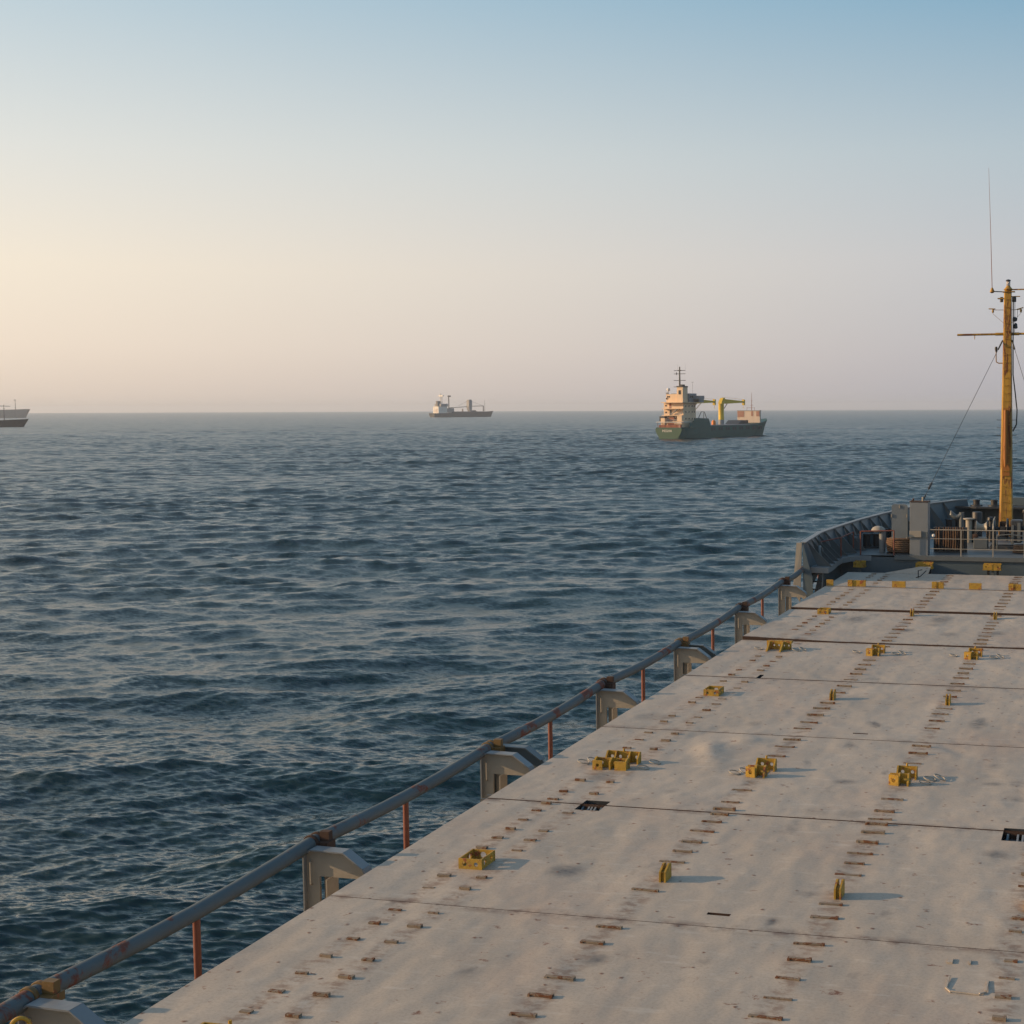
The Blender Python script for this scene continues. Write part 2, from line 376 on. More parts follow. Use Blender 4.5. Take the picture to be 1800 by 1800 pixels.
    t.links.new(mq.outputs[0], p.inputs['Roughness']); p.inputs['IOR'].default_value = 1.333
    me.materials.append(m)
    o = bpy.data.objects.new('sea', me); C.objects.link(o); o['kind'] = 'structure'
make_sea()

# ------------------------------------------------------------------ haze
hz = MB().box(-9700, 9700, -9700, 9700, SEA - 2.0, 40.0)
hm = bpy.data.materials.new('sea_haze'); hm.use_nodes = True; ht = hm.node_tree; ht.nodes.clear()
ho = ht.nodes.new('ShaderNodeOutputMaterial'); pv = ht.nodes.new('ShaderNodeVolumePrincipled')
pv.inputs['Color'].default_value = (0.76, 0.82, 0.90, 1); pv.inputs['Density'].default_value = 0.000115; pv.inputs['Anisotropy'].default_value = 0.2
ht.links.new(pv.outputs[0], ho.inputs['Volume'])
hob = hz.build('haze', hm); hob['kind'] = 'stuff'

# ------------------------------------------------------------------ hull of the ship we stand on
XC = -4.55
def bul(Y):   # half width at bulwark top, bulwark top height
    ys = [-16, 0, 50.2, 54, 56, 58.6, 60.6, 63, 65.2, 67.1, 67.75, 68.0]
    hw = [6.0, 6.05, 6.2, 6.38, 6.02, 5.6, 5.15, 4.45, 3.55, 2.45, 1.4, 0.02]
    zt = [1.2, 1.2, 1.39, 1.42, 1.52, 1.60, 1.66, 1.76, 1.85, 1.91, 1.95, 1.98]
    return float(np.interp(Y, ys, hw)), float(np.interp(Y, ys, zt))
def deckz(Y): return float(np.interp(Y, [49, 54.9, 68], [0.50, 0.55, 0.72]))
def make_ship():
    root = thing('ship_hull', 'grey steel hull and raised bow deck of the ship in the foreground', 'ship hull', (XC, 0, SEA))
    def R(mb, name, mat, bevel=0): # vertices given in world space -> local to root
        mb.v = [(x - XC, y, z - SEA) for x, y, z in mb.v]; return mb.build(name, mat, root, bevel)
    ys = list(np.linspace(-16, 48, 14)) + [50.2, 52, 54, 56, 58, 60, 61.5, 63, 64.2, 65.3, 66.3, 67.1, 67.5, 67.8, 68.0]
    mb = MB()
    rings = []
    for Y in ys:
        hw, zt = bul(Y)
        if Y <= 50.2: tz, th = -1.3, 6.0
        else: tz, th = deckz(Y) , hw - 0.42 * min(1, hw)
        k = max(0.0, (Y - 44) / 24.0)
        wl = 5.95 * max(0.0, 1 - k ** 2.0 * 1.08) if k > 0 else 5.95
        wl = min(wl, th)
        rings.append([(-wl * 0.9, -8.5), (-wl, SEA), (-(wl * 0.5 + th * 0.5), SEA + 2.6), (-th, tz)])
    vs = []; fs = []
    for side in (-1, 1):
        o = len(vs)
        for Y, rg in zip(ys, rings):
            for x, z in rg: vs.append((XC + side * x, Y, z))
        n = 4
        for i in range(len(ys) - 1):
            for j in range(n - 1): fs.append((o + i * n + j, o + i * n + j + 1, o + (i + 1) * n + j + 1, o + (i + 1) * n + j))
    mb.add(vs, fs, True); R(mb, 'side_plating', 'grey')
    # main deck, bow deck and its front wall
    R(MB().box(XC - 5.98, XC + 5.98, -16, 54.9, -1.9, -1.85), 'main_deck', 'grey')
    yy = np.linspace(54.9, 67.7, 16)
    poly = [(XC - (bul(Y)[0] - 0.35 * min(1, bul(Y)[0])), Y) for Y in yy] + [(XC + (bul(Y)[0] - 0.35 * min(1, bul(Y)[0])), Y) for Y in yy[::-1]]
    vs = [(x, y, deckz(y)) for x, y in poly]; nn = len(poly)
    mb = MB(); mb.add(vs + [(x, y, z - 0.06) for x, y, z in vs], [tuple(range(nn)), tuple(range(nn, 2 * nn))[::-1]] + [(i, (i + 1) % nn, (i + 1) % nn + nn, i + nn) for i in range(nn)])
    R(mb, 'bow_deck', 'grey')
    # side walkway running aft along the bulwark, with a rounded corner
    for sd_ in (-1, 1):
        pts = [(5.95, 54.89), (6.05, 53), (5.95, 50.4), (5.3, 50.4), (5.32, 51.5), (5.42, 52.8), (5.42, 53.8), (5.25, 54.4), (4.9, 54.75), (4.5, 54.89)]
        mb = MB().prism([(XC + sd_ * a, b) for a, b in pts], 0.33, 0.53, 'z'); R(mb, 'side_walkway', 'lightgrey')
    R(MB().box(XC - 6.0, XC + 6.0, 54.9, 55.0, -1.85, 0.545), 'front_wall', 'bluegrey')
    R(MB().box(XC - 3.6, XC + 3.6, 54.80, 54.898, 0.40, 0.56), 'deck_edge_beam', 'grey')
    # bulwark with its stays
    for sd_ in (-1, 1):
        mb = MB(); by = [50.2, 52, 54, 55, 56, 57.3, 58.6, 59.6, 60.6, 61.8, 63, 64.1, 65.2, 66.2, 66.95, 67.3]
        o = 0; vs = []; fs = []
        for Y in by:
            hw, zt = bul(Y); zb = (0.5 if Y > 50.3 else -0.4); zb = min(zb, deckz(Y)) - 0.1
            ins = 0.42 * min(1, hw)
            if Y < 50.3: ins = 0.1
            for x, z in ((hw, zt), (hw - ins, zb), (hw - ins - 0.04, zb), (hw - 0.04, zt)): vs.append((XC + sd_ * x, Y, z))
        for i in range(len(by) - 1):
            for j in range(4): fs.append((i * 4 + j, i * 4 + (j + 1) % 4, (i + 1) * 4 + (j + 1) % 4, (i + 1) * 4 + j))
        fs += [(0, 1, 2, 3), tuple((len(by) - 1) * 4 + j for j in (3, 2, 1, 0))]
        # skirt down the side abaft the bow deck
        mb.add(vs, fs, True)
        R(mb, 'bulwark', 'bluegrey')
        cap = [(XC + sd_ * (bul(Y)[0] - 0.02), Y, bul(Y)[1] + 0.02) for Y in by]
        cb = MB(); cv = []; cf = []
        for x, y, z in cap:
            cv += [(x - sd_ * 0.11, y, z), (x + sd_ * 0.09, y, z), (x + sd_ * 0.09, y, z + 0.035), (x - sd_ * 0.11, y, z + 0.035)]
        for i in range(len(cap) - 1):
            for j in range(4): cf.append((i * 4 + j, i * 4 + (j + 1) % 4, (i + 1) * 4 + (j + 1) % 4, (i + 1) * 4 + j))
        cf += [(0, 1, 2, 3), tuple((len(cap) - 1) * 4 + j for j in (3, 2, 1, 0))]
        cb.add(cv, cf, False); R(cb, 'bulwark_cap', 'lightgrey')
        # sloped end of the bulwark: light flange and dark wing plate
        fl = MB(); a = XC + sd_ * 6.22; b = XC + sd_ * 6.42
        fl.add([(a - sd_*0.02, 50.12, 1.42), (a + sd_ * 0.17, 50.12, 1.42), (a + sd_ * 0.28, 50.0, -0.25), (a + sd_ * 0.02, 50.0, -0.7),
                (a - sd_*0.02, 50.17, 1.42), (a + sd_ * 0.17, 50.17, 1.42), (a + sd_ * 0.28, 50.05, -0.25), (a + sd_ * 0.02, 50.05, -0.7)],
               [(0, 1, 2, 3), (4, 7, 6, 5), (0, 4, 5, 1), (1, 5, 6, 2), (2, 6, 7, 3), (3, 7, 4, 0)])
        R(fl, 'bulwark_end_flange', 'cream')
        wg = MB(); xa = XC + sd_ * 6.16; xb = XC + sd_ * 5.75
        wg.add([(xa, 50.1, 1.40), (xa - sd_ * 0.03, 50.05, -1.8), (xb, 50.05, -1.8), (xb + sd_ * 0.06, 50.08, 0.2), (xa, 50.13, 1.40), (xa - sd_ * 0.03, 50.09, -1.8), (xb, 50.09, -1.8), (xb + sd_ * 0.06, 50.12, 0.2)],
               [(0, 1, 2, 3), (4, 7, 6, 5), (0, 4, 5, 1), (1, 5, 6, 2), (2, 6, 7, 3), (3, 7, 4, 0)])
        R(wg, 'bulwark_wing_plate', 'bluegrey')
        sy = [50.9, 51.8, 52.7, 53.6, 54.5, 55.5, 56.5, 57.5, 58.5, 59.5, 60.5, 61.5, 62.6, 63.8, 65.0, 66.0]
        for Y in sy:
            hw, zt = bul(Y); zb = deckz(Y); h2, _ = bul(Y + 0.3)
            top = Vector((XC + sd_ * (hw - 0.06), Y, zt - 0.01)); foot = Vector((XC + sd_ * (hw - 0.95), Y - 0.05, zb + 0.0)); base = Vector((XC + sd_ * (hw - 0.44), Y, zb))
            st = MB()
            st.add([top, foot, base] + [q + Vector((0, 0.02, 0)) for q in (top, foot, base)], [(0, 1, 2), (5, 4, 3), (0, 3, 4, 1), (1, 4, 5, 2), (2, 5, 3, 0)])
            st.bar(top + Vector((-sd_ * 0.02, 0.01, -0.02)), foot + Vector((-sd_ * 0.01, 0.01, 0.01)), 0.11, 0.02, Vector((sd_ * 0.8, 0, 0.6)))
            R(st, 'bulwark_stay', 'grey')
    # bow chock platform between the two bulwarks
    pl = MB().prism([(XC - 2.55, 66.6), (XC - 1.3, 68.1), (XC + 1.3, 68.1), (XC + 2.55, 66.6), (XC + 1.6, 66.3), (XC - 1.6, 66.3)], 1.60, 1.68, 'z')
    R(pl, 'bow_platform', 'dark')
    fr = MB()
    for a, b in (((-2.35, 67.1), (-1.3, 67.9)), ((-1.3, 67.9), (1.3, 67.9)), ((1.3, 67.9), (2.35, 67.1))):
        fr.bar((XC + a[0], a[1], 1.1), (XC + b[0], b[1], 1.1), 0.04, 1.05)
    R(fr, 'bow_plate', 'grey')
    R(MB().prism([(XC - 0.6, 67.6), (XC - 0.6, 67.9), (XC + 1.9, 67.75), (XC + 1.9, 67.4)], 1.685, 2.05, 'z'), 'stem_bulwark', 'bluegrey')
    # hatch coaming under the covers
    cm = MB().box(-9.45, 0.35, 5.0, 53.0, -1.85, -0.5); R(cm, 'hatch_coaming', 'cream')
    # the fo'c'sle access steps at the ship's side
    return root
make_ship()

# ------------------------------------------------------------------ hatch covers
HX0, HX1 = -9.65, 0.55
pits = [(-8.06, -7.66, 20.80, 21.34), (-1.52, -0.92, 20.62, 21.25), (-7.96, -7.86, 32.09, 32.5), (-4.80, -4.50, 16.74, 16.82), (-4.79, -4.50, 26.90, 26.97)]
def coords(a, b, st, extra):
    s = set(np.round(np.linspace(a, b, max(2, int(round((b - a) / st)) + 1)), 4))
    for e in extra:
        if a < e < b:
            s = {q for q in s if abs(q - e) > 0.025 or q in (round(a, 4), round(b, 4))}; s.add(round(e, 4))
    return sorted(s)
rsd = np.random.RandomState(5)
dent = [(rsd.uniform(HX0 + .6, HX1), rsd.uniform(8, 53), rsd.uniform(.15, .5), rsd.uniform(.2, .8), rsd.uniform(-.022, .012), rsd.uniform(-.8, .8)) for _ in range(150)]
STAINS = [(-7.1, 17.96, 0.22, 0.23, 0.8), (-8.36, 22.79, 0.21, 0.32, 0.6), (-2.54, 28.3, 0.15, 0.46, 0.8), (-4.29, 23.36, 0.17, 0.15, 0.7), (-4.39, 21.51, 0.2, 0.21, 0.4), (-3.84, 21.48, 0.21, 0.21, 0.4), (-1.53, 19.94, 0.17, 0.18, 0.7), (-3.72, 17.74, 0.18, 0.12, 0.5), (-3.95, 16.68, 0.07, 0.13, 1.0), (-5.6, 15.05, 0.14, 0.16, 0.8), (-7.3, 41.56, 0.33, 0.66, 0.7), (-4.86, 41.97, 0.29, 0.67, 0.8), (-5.58, 39.71, 0.21, 0.3, 0.8), (-4.36, 39.25, 0.22, 0.29, 0.6), (-3.11, 39.62, 0.24, 0.4, 0.7), (-9.47, 39.96, 0.47, 0.63, 0.4), (-8.94, 27.53, 0.38, 0.36, 0.5), (-6.83, 27.35, 0.13, 0.2, 0.5), (-1.89, 23.75, 0.14, 0.11, 0.7), (-1.5, 23.83, 0.12, 0.18, 0.6), (-4.39, 15.28, 0.09, 0.13, 0.4), (-6.84, 14.35, 0.11, 0.18, 0.3), (-6.92, 22.17, 0.09, 0.16, 0.5), (-4.98, 40.92, 0.19, 0.32, 0.5)]
def hz_np(X, Y, y0, y1, lift):
    ed = np.clip(np.minimum(np.minimum((X - HX0) / .3, (Y - y0) / .25), (y1 - Y) / .25), 0, 1); w = np.zeros_like(X)
    for cx, cy, sx, sy, a, sk in dent:
        dy = (Y - cy) / sy; dx = (X - cx - sk * (Y - cy)) / sx; w += a * np.exp(-np.minimum(dx * dx + dy * dy, 60))
    w += 0.0025 * np.sin(X * 2 * math.pi / 0.62 + 0.4 * np.sin(Y)) * np.sin(math.pi * (Y - y0) / (y1 - y0))
    return lift + w * ed
dent.append((-7.05, 24.95, 0.22, 0.75, 0.07, -0.25)); dent.append((-6.6, 25.9, 0.35, 0.35, 0.05, 0.0))
cleat_mb = MB()
cleat_mb.box(-0.15, 0.15, -0.020, 0.020, 0.006, 0.034)
cleat_mb.box(-0.165, -0.13, -0.028, 0.028, -0.01, 0.030); cleat_mb.box(0.13, 0.165, -0.030, 0.030, -0.01, 0.040)
CLEAT = cleat_mb.mesh('lashing_cleat'); CLEAT.materials.append(MT['cleat'])
small_mb = MB(); small_mb.box(-0.075, 0.075, -0.022, 0.022, 0.004, 0.034); small_mb.box(0.055, 0.09, -0.03, 0.03, -0.01, 0.038)
SMALL = small_mb.mesh('lashing_cleat'); SMALL.materials.append(MT['cleat'])
cleatY = [9.0, 9.5, 10.05, 10.6, 11.1, 12.35, 12.9, 13.45, 13.95, 14.45, 15.0, 15.53, 16.04, 16.95, 17.42, 18.62, 19.1, 19.57, 20.08, 20.58, 21.0, 21.27, 21.72, 22.45, 24.83, 25.55, 26.12, 27.12, 27.66, 28.33, 29.02, 29.57, 30.77, 31.5, 32.3, 33.0, 33.6, 34.25, 34.9, 37.0, 37.75, 38.4, 39.1, 39.75, 40.4, 41.1, 41.75, 43.05, 44.13, 44.74, 45.54, 46.35, 47.1, 47.95, 49.9, 50.75, 51.42, 52.03, 52.65]
cleatX = [(-8.60, 1), (-8.08, 1), (-5.80, 0), (-3.37, 0), (-1.08, 1), (-0.58, 1)]
panels = [(6.0, 16.335, 0.0, 'nearest hatch cover at the bottom of the photo, with the raised manhole outline'),
          (16.35, 21.08, 0.0, 'hatch cover carrying the open yellow box frame, its far seam broken by a dark pocket'),
          (21.13, 26.43, 0.0, 'hatch cover with a row of doubled yellow sockets beyond the dark pockets'),
          (26.465, 32.02, 0.0, 'hatch cover with rusty slots, beyond the long bulged dent'),
          (32.09, 37.38, 0.0, 'pinkish stained hatch cover with doubled yellow sockets and shackle rings'),
          (37.42, 43.22, 0.03, 'hatch cover whose near left corner is lifted off its neighbour'),
          (43.42, 48.76, 0.07, 'raised hatch cover beyond the wide rusty gap'),
          (48.86, 53.2, 0.07, 'farthest hatch cover, in front of the bow deck wall')]
hatches = []
def hz_(x, y, y0, y1, lift):
    z = lift
    ed = min(1, (x - HX0) / .3, (y - y0) / .25, (y1 - y) / .25); ed = max(0, ed)
    w = 0
    for cx, cy, sx, sy, a, sk in dent:
        dx = (x - cx - sk * (y - cy)) / sx; dy = (y - cy) / sy
        q = dx * dx + dy * dy
        if q < 8: w += a * math.exp(-q)
    w += 0.0025 * math.sin(x * 2 * math.pi / 0.62 + 0.4 * math.sin(y)) * math.sin(math.pi * (y - y0) / (y1 - y0))
    return z + w * ed
for pi_, (y0, y1, lift, lab) in enumerate(panels):
    H_ = thing('hatch_cover', lab, 'hatch cover', (XC, y0, 0), 0, 'hatch covers in a row')
    xs = coords(HX0, HX1, 0.085, [q for p_ in pits for q in p_[:2]]); ys = coords(y0, y1, 0.085, [q for p_ in pits for q in p_[2:]])
    def corner(x, y):
        c = 0.0
        if pi_ == 5: c = 0.06 * max(0, 1 - (x - HX0) / 2.6) * max(0, 1 - (y - y0) / 3.0)
        return c
    GX, GY = np.meshgrid(np.array(xs), np.array(ys)); GZ = hz_np(GX, GY, y0, y1, lift)
    vs = [(xs[i] - XC, ys[j] - y0, float(GZ[j, i]) + corner(xs[i], ys[j])) for j in range(len(ys)) for i in range(len(xs))]; nx = len(xs); fs = []
    for j in range(len(ys) - 1):
        for i in range(nx - 1):
            cx, cy = (xs[i] + xs[i + 1]) / 2, (ys[j] + ys[j + 1]) / 2
            if any(a < cx < b and c < cy < d for a, b, c, d in pits): continue
            k = j * nx + i; fs.append((k, k + 1, k + nx + 1, k + nx))
    mb = MB(); mb.add(vs, fs, True)
    # edge skirts
    for line in ([(x, ys[0]) for x in xs], [(x, ys[-1]) for x in xs]):
        tv = [(x - XC, y - y0, hz_(x, y, y0, y1, lift) + corner(x, y)) for x, y in line]; n = len(tv)
        eo = bpy.data.meshes.new('cross_joint_face'); eo.from_pydata(tv + [(a, b, -0.48) for a, b, c in tv], [], [(i, i + 1, i + 1 + n, i + n) for i in range(n - 1)]); eo.materials.append(MT['rust'])
        eo = bpy.data.objects.new('cross_joint_face', eo); C.objects.link(eo); eo.parent = H_
    for line in ([(xs[0], y) for y in ys], [(xs[-1], y) for y in ys]):
        tv = [(x - XC, y - y0, hz_(x, y, y0, y1, lift) + corner(x, y)) for x, y in line]; n = len(tv)
        mb.add(tv + [(a, b, -0.48) for a, b, c in tv], [(i, i + 1, i + 1 + n, i + n) for i in range(n - 1)], False)
    me = bpy.data.meshes.new('top_plate'); me.from_pydata(mb.v, [], mb.f); me.polygons.foreach_set('use_smooth', mb.sm); me.materials.append(MT['hatch'])
    sv = np.zeros(len(mb.v), np.float32); G = np.zeros_like(GX)
    for cx, cy, sx, sy, a in STAINS:
        q = ((GX - cx) / sx) ** 2 + ((GY - cy) / sy) ** 2; G = np.maximum(G, a * np.exp(-q ** 1.5 * 0.8))
    sv[:G.size] = G.ravel(); at = me.attributes.new('stain', 'FLOAT', 'POINT'); at.data.foreach_set('value', sv)
    o = bpy.data.objects.new('top_plate', me); C.objects.link(o); o.parent = H_
    # rusty gasket strip lying down in the gap
    if pi_ < len(panels) - 1:
        gy = panels[pi_ + 1][0]; MB().box(HX0 - XC + .02, HX1 - XC - .02, y1 - y0 - 0.02, gy - y0 + 0.02, -0.45, -0.17).build('gasket_strip', 'rust', H_)
    for cy in cleatY:
        if not (y0 < cy < y1): continue
        for cx, small in cleatX:
            if any(a - .2 < cx < b + .2 and c - .05 < cy < d + .05 for a, b, c, d in pits[:3]): continue
            if rnd.random() < 0.02: continue
            X_ = cx + rnd.uniform(-.012, .012); Y_ = cy + rnd.uniform(-.012, .012)
            place(SMALL if small else CLEAT, 'lashing_cleat', (X_ - XC, Y_ - y0, hz_(X_, Y_, y0, y1, lift)), rnd.uniform(-.05, .05), H_, (rnd.uniform(.82, 1.12), rnd.uniform(.7, 1.3), rnd.uniform(.3, 1.15)))
    # weld bead line across two of the panels
    hatches.append(H_)
def on_hatch(Y):
    for h, (y0, y1, l, _) in zip(hatches, panels):
        if y0 - .02 <= Y <= y1 + .3: r_ = (h, y0, y1, l)
        if Y <= y1 + .2: return (h, y0, y1, l)
    return (hatches[-1],) + panels[-1][:3]
# pockets
for k, (a, b, c, d) in enumerate(pits):
    h, y0, y1, l = on_hatch(c + 0.01)
    dep = -0.22 if k < 3 else -0.05
    pk = MB()
    pk.add([(a - XC, c - y0, dep), (b - XC, c - y0, dep), (b - XC, d - y0, dep), (a - XC, d - y0, dep), (a - XC, c - y0, 0), (b - XC, c - y0, 0), (b - XC, d - y0, 0), (a - XC, d - y0, 0)],
           [(0, 1, 2, 3), (0, 4, 5, 1), (1, 5, 6, 2), (2, 6, 7, 3), (3, 7, 4, 0)])
    po = pk.build('hinge_pocket' if k < 3 else 'drain_slot', 'dark' if k < 3 else 'rust', h)
    if k < 2:
        w = b - a
        for q in (0.12, 0.36, 0.48, 0.62, 0.86):
            x = a + w * q - XC; lg = MB()
            lg.prism([(c - y0 + .05, dep), (d - y0 - .05, dep), (d - y0 - .1, -0.05), ((c + d) / 2 - y0 + .05, -0.01), (c - y0 + .14, -0.07)], x - .014, x + .014, 'x')
            lg.build('hinge_lug', 'lightgrey' if q in (.36, .62, .48) else 'bluegrey', po)
        MB().tube([(a - XC + .03, (c + d) / 2 - y0, -0.10), (b - XC - .03, (c + d) / 2 - y0, -0.10)], 0.025, 8).build('hinge_pin', 'dark', po)
# manhole outline
h, y0, y1, l = on_hatch(15.0)
mh = MB(); P4 = [(-1.68, 15.42), (-1.68, 15.10), (-1.62, 15.02), (-1.32, 15.02), (-1.26, 15.10), (-1.26, 15.42)]
for (ax, ay), (bx, by) in zip(P4[:-1], P4[1:]): mh.bar((ax - XC, ay - y0, 0.018), (bx - XC, by - y0, 0.008), 0.018, 0.014)
mh.build('manhole_rim', 'hatch', h)
MB().box(-1.75 - XC, -1.69 - XC, 15.82 - y0, 15.95 - y0, 0, 0.02).build('manhole_clip', 'hatch', h)
MB().bar((-1.5 - XC, 15.84 - y0, .015), (-1.5 - XC, 15.95 - y0, .01), 0.02, 0.02).build('manhole_clip', 'hatch', h)
# small wire handle and bent flap at the far end
h, y0, y1, l = on_hatch(52)
MB().tube([(-6.85 - XC, 51.9 - y0, .07), (-6.85 - XC, 51.9 - y0, .33), (-6.72 - XC, 51.95 - y0, .36)], .02, 6).tube([(-6.95 - XC, 52.0 - y0, .07), (-6.78 - XC, 51.9 - y0, .12), (-6.6 - XC, 52.2 - y0, .3)], .018, 6).build('lifting_eye', 'black', h)
fb = MB(); fb.add([(-8.3 - XC, 53.1 - y0, .075), (-6.65 - XC, 53.1 - y0, .075), (-6.6 - XC, 53.5 - y0, .30), (-7.0 - XC, 53.5 - y0, .30), (-8.3 - XC, 53.15 - y0, .05), (-6.65 - XC, 53.15 - y0, .05), (-6.6 - XC, 53.53 - y0, .27), (-7.0 - XC, 53.53 - y0, .27)],
    [(0, 1, 2, 3), (4, 7, 6, 5), (0, 4, 5, 1), (1, 5, 6, 2), (2, 6, 7, 3), (3, 7, 4, 0)]); fb.build('end_flap', 'hatch', h)

# ------------------------------------------------------------------ yellow container sockets (parts of the covers)
def holeplate(mb, a, b, z0, z1, th=0.018, holes=2, hr=0.028):
    """upright plate from a to b (xy) with round holes let into its face"""
    a = Vector((*a, 0)); b = Vector((*b, 0)); d = b - a; L = d.length; d.normalize(); nrm = Vector((d.y, -d.x, 0))
    cols = max(1, holes); vs = []; fs = []; zc = (z0 + z1) / 2; hw_, hh = L / cols / 2, (z1 - z0) / 2; ca = math.atan2(hh, hw_)
    angs = sorted([math.pi * k / 6 for k in range(12)] + [ca, math.pi - ca, math.pi + ca, 2 * math.pi - ca]); n = len(angs)
    def face(off):
        for c in range(cols):
            uc = L * (c + .5) / cols; o = len(vs)
            for an in angs:
                cx, cz = math.cos(an), math.sin(an); s_ = min(hw_ / max(abs(cx), 1e-6), hh / max(abs(cz), 1e-6))
                vs.append(a + d * (uc + cx * s_) + Vector((0, 0, zc + cz * s_)) + nrm * off)
                vs.append(a + d * (uc + cx * hr) + Vector((0, 0, zc + cz * hr)) + nrm * off)
            if holes == 0: fs.append(tuple(o + 2 * k for k in range(n))); continue
            for k in range(n): fs.append((o + 2 * k, o + 2 * ((k + 1) % n), o + 2 * ((k + 1) % n) + 1, o + 2 * k + 1))
    face(-th / 2); h_ = len(vs); face(th / 2)
    if holes:
        for c in range(cols):
            for k in range(n):
                o = c * 2 * n; k2 = (k + 1) % n
                fs.append((o + 2 * k + 1, o + 2 * k2 + 1, h_ + o + 2 * k2 + 1, h_ + o + 2 * k + 1))
    mb.add(vs, fs)
    m_ = Matrix((d, nrm, Vector((0, 0, 1)))).transposed().to_4x4(); m_.translation = a
    # rim strips closing the outline (top, bottom, ends), 1 mm proud
    mb.box(-.001, L + .001, -th / 2, th / 2, z1, z1 + .004, m_); mb.box(-.004, 0, -th / 2, th / 2, z0, z1, m_); mb.box(L, L + .004, -th / 2, th / 2, z0, z1, m_)
def sock_frame(w=.33, d=.42, h=.14):
    mb = MB(); x0, x1, y0, y1 = -w / 2, w / 2, -d / 2, d / 2
    holeplate(mb, (x0, y0), (x1, y0), 0, h, holes=2, hr=.03)
    holeplate(mb, (x1 - .01, y0 + .012), (x1 - .01, y1 - .012), 0, h, holes=2, hr=.04)
    holeplate(mb, (x0 + .01, y0 + .012), (x0 + .01, y1 - .012), 0, h, holes=2, hr=.04)
    holeplate(mb, (x0, y1), (x1, y1), 0, h, holes=1, hr=.045)
    return mb
def sock_fin():
    mb = MB()
    for x in (-.034, .034):
        mb.prism([(-.13, 0), (.13, 0), (.13, .19), (.04, .215), (-.13, .14)], x - .012, x + .012, 'x')
    mb.box(-.021, .021, -.08, .08, 0, .13)
    return mb
def sock_double(wide):
    mb = MB(); w = .60 if wide else .33
    # front row: webbed bracket
    x0 = -w / 2 - .03; x1 = x0 + w
    holeplate(mb, (x0, -.22), (x1, -.22), 0, .17, holes=3 if wide else 2, hr=.03)
    n = 3 if wide else 2
    for k in range(n):
        x = x0 + .02 + (w - .04) * k / (n - 1) if wide else x0 + .16 + .15 * k
        mb.prism([(-.40, 0), (-.232, 0), (-.232, .19), (-.30, .19), (-.40, .06 if not wide else .14)], x - .015, x + .015, 'x')
    if not wide: holeplate(mb, (x0, -.36), (x0 + .16, -.40), 0, .18, holes=1, hr=.035)
    if wide: holeplate(mb, (x0, -.41), (x0 + .17, -.41), 0, .16, holes=1, hr=.03); holeplate(mb, (x1 - .2, -.41), (x1, -.41), 0, .16, holes=0)
    # rear row
    x0 = -w / 2 + .03
    holeplate(mb, (x0, .22), (x0 + w, .22), 0, .19, holes=4 if wide else 2, hr=.03)
    for x in ([x0 + .01, x0 + .17, x0 + .42, x0 + w - .01] if wide else [x0 + .01, x0 + w - .01]):
        mb.prism([(.05, 0), (.208, 0), (.208, .20), (.16, .20), (.05, .10)], x - .013, x + .013, 'x')
    mb.tube([(0.02, .22, .19), (0.02, .22, .24)], .018, 6)
    mb.box(-.12, .10, -.23, .23, 0, .012)
    return mb
def sock_plate(w, k):
    mb = MB(); mb.box(-w / 2, w / 2, -.03, .03, 0, .21)
    if k: mb.prism([(-w / 2 + .0, .22), (-w / 2, .0), (-w / 2 + .16, 0), (-w / 2 + .16, .23)], -.06, -.028, 'y'); mb.prism([(w / 2 - .16, 0), (w / 2, 0), (w / 2, .2), (w / 2 - .16, .22)], -.06, -.028, 'y')
    return mb
def sock_prong():
    mb = MB(); holeplate(mb, (-.30, .10), (.34, .10), 0, .22, holes=5, hr=.025)
    for x in (-.22, .13):
        mb.prism([(-.34, 0), (.09, 0), (.09, .21), (.02, .21)], x - .02, x + .02, 'x')
    mb.box(-.30, .34, .12, .30, .16, .21); return mb
SK = {}
def sk(key, mb):
    if key not in SK:
        me = mb.mesh('container_socket'); me.materials.append(MT['yellow']); SK[key] = me
    return SK[key]
def put_socket(key, mb, X, Y, rz=0):
    h, y0, y1, l = on_hatch(Y - .05 if Y < 48 else Y)
    return place(sk(key, mb), 'container_socket', (X - XC, Y - y0, hz_(X, Y, y0, y1, l) - .004), rz, h), h, y0, l
def ring(h, y0, X, Y, l, n=2, s=1):
    for k in range(n):
        mb = MB().torus((X - XC + s * .16 * k, Y - y0 + .05 * k, l + .03 + .02 * k), .10, .010, Matrix.Rotation(rad(12 * (k + 1)), 3, 'Y'))
        mb.build('lashing_ring', 'cream', h)
CX = [-8.30, -5.75, -3.34, -0.72]
put_socket('frame', sock_frame(), -8.37, 17.95); put_socket('fin', sock_fin(), -5.68, 17.9); put_socket('fin', sock_fin(), -3.33, 17.75); put_socket('frame', sock_frame(), -0.85, 17.9)
for X in (-8.34, -5.77, -3.35, -.8): put_socket('dw' if X in (-8.34, -.8) else 'dn', sock_double(X in (-8.34, -.8)), X, 11.98)
for i, X in enumerate([-8.34, -5.77, -3.35, -0.8]):
    o, h, y0, l = put_socket('dw' if i in (0, 3) else 'dn', sock_double(i in (0, 3)), X, 23.68)
    if i == 0: ring(h, y0, X - .62, 23.6, l, 2, 1); ring(h, y0, X + .52, 23.45, l, 1); ring(h, y0, X + .60, 23.85, l, 1)
    if i == 1: ring(h, y0, X - .42, 23.45, l, 2, 1)
    if i == 2: ring(h, y0, X + .38, 23.5, l, 1); ring(h, y0, X + .42, 23.75, l, 2)
for i, X in enumerate([-8.40, -5.78, -3.33, -0.8]): put_socket('frame' if i in (0, 3) else 'fin', sock_frame() if i in (0, 3) else sock_fin(), X, 30.05)
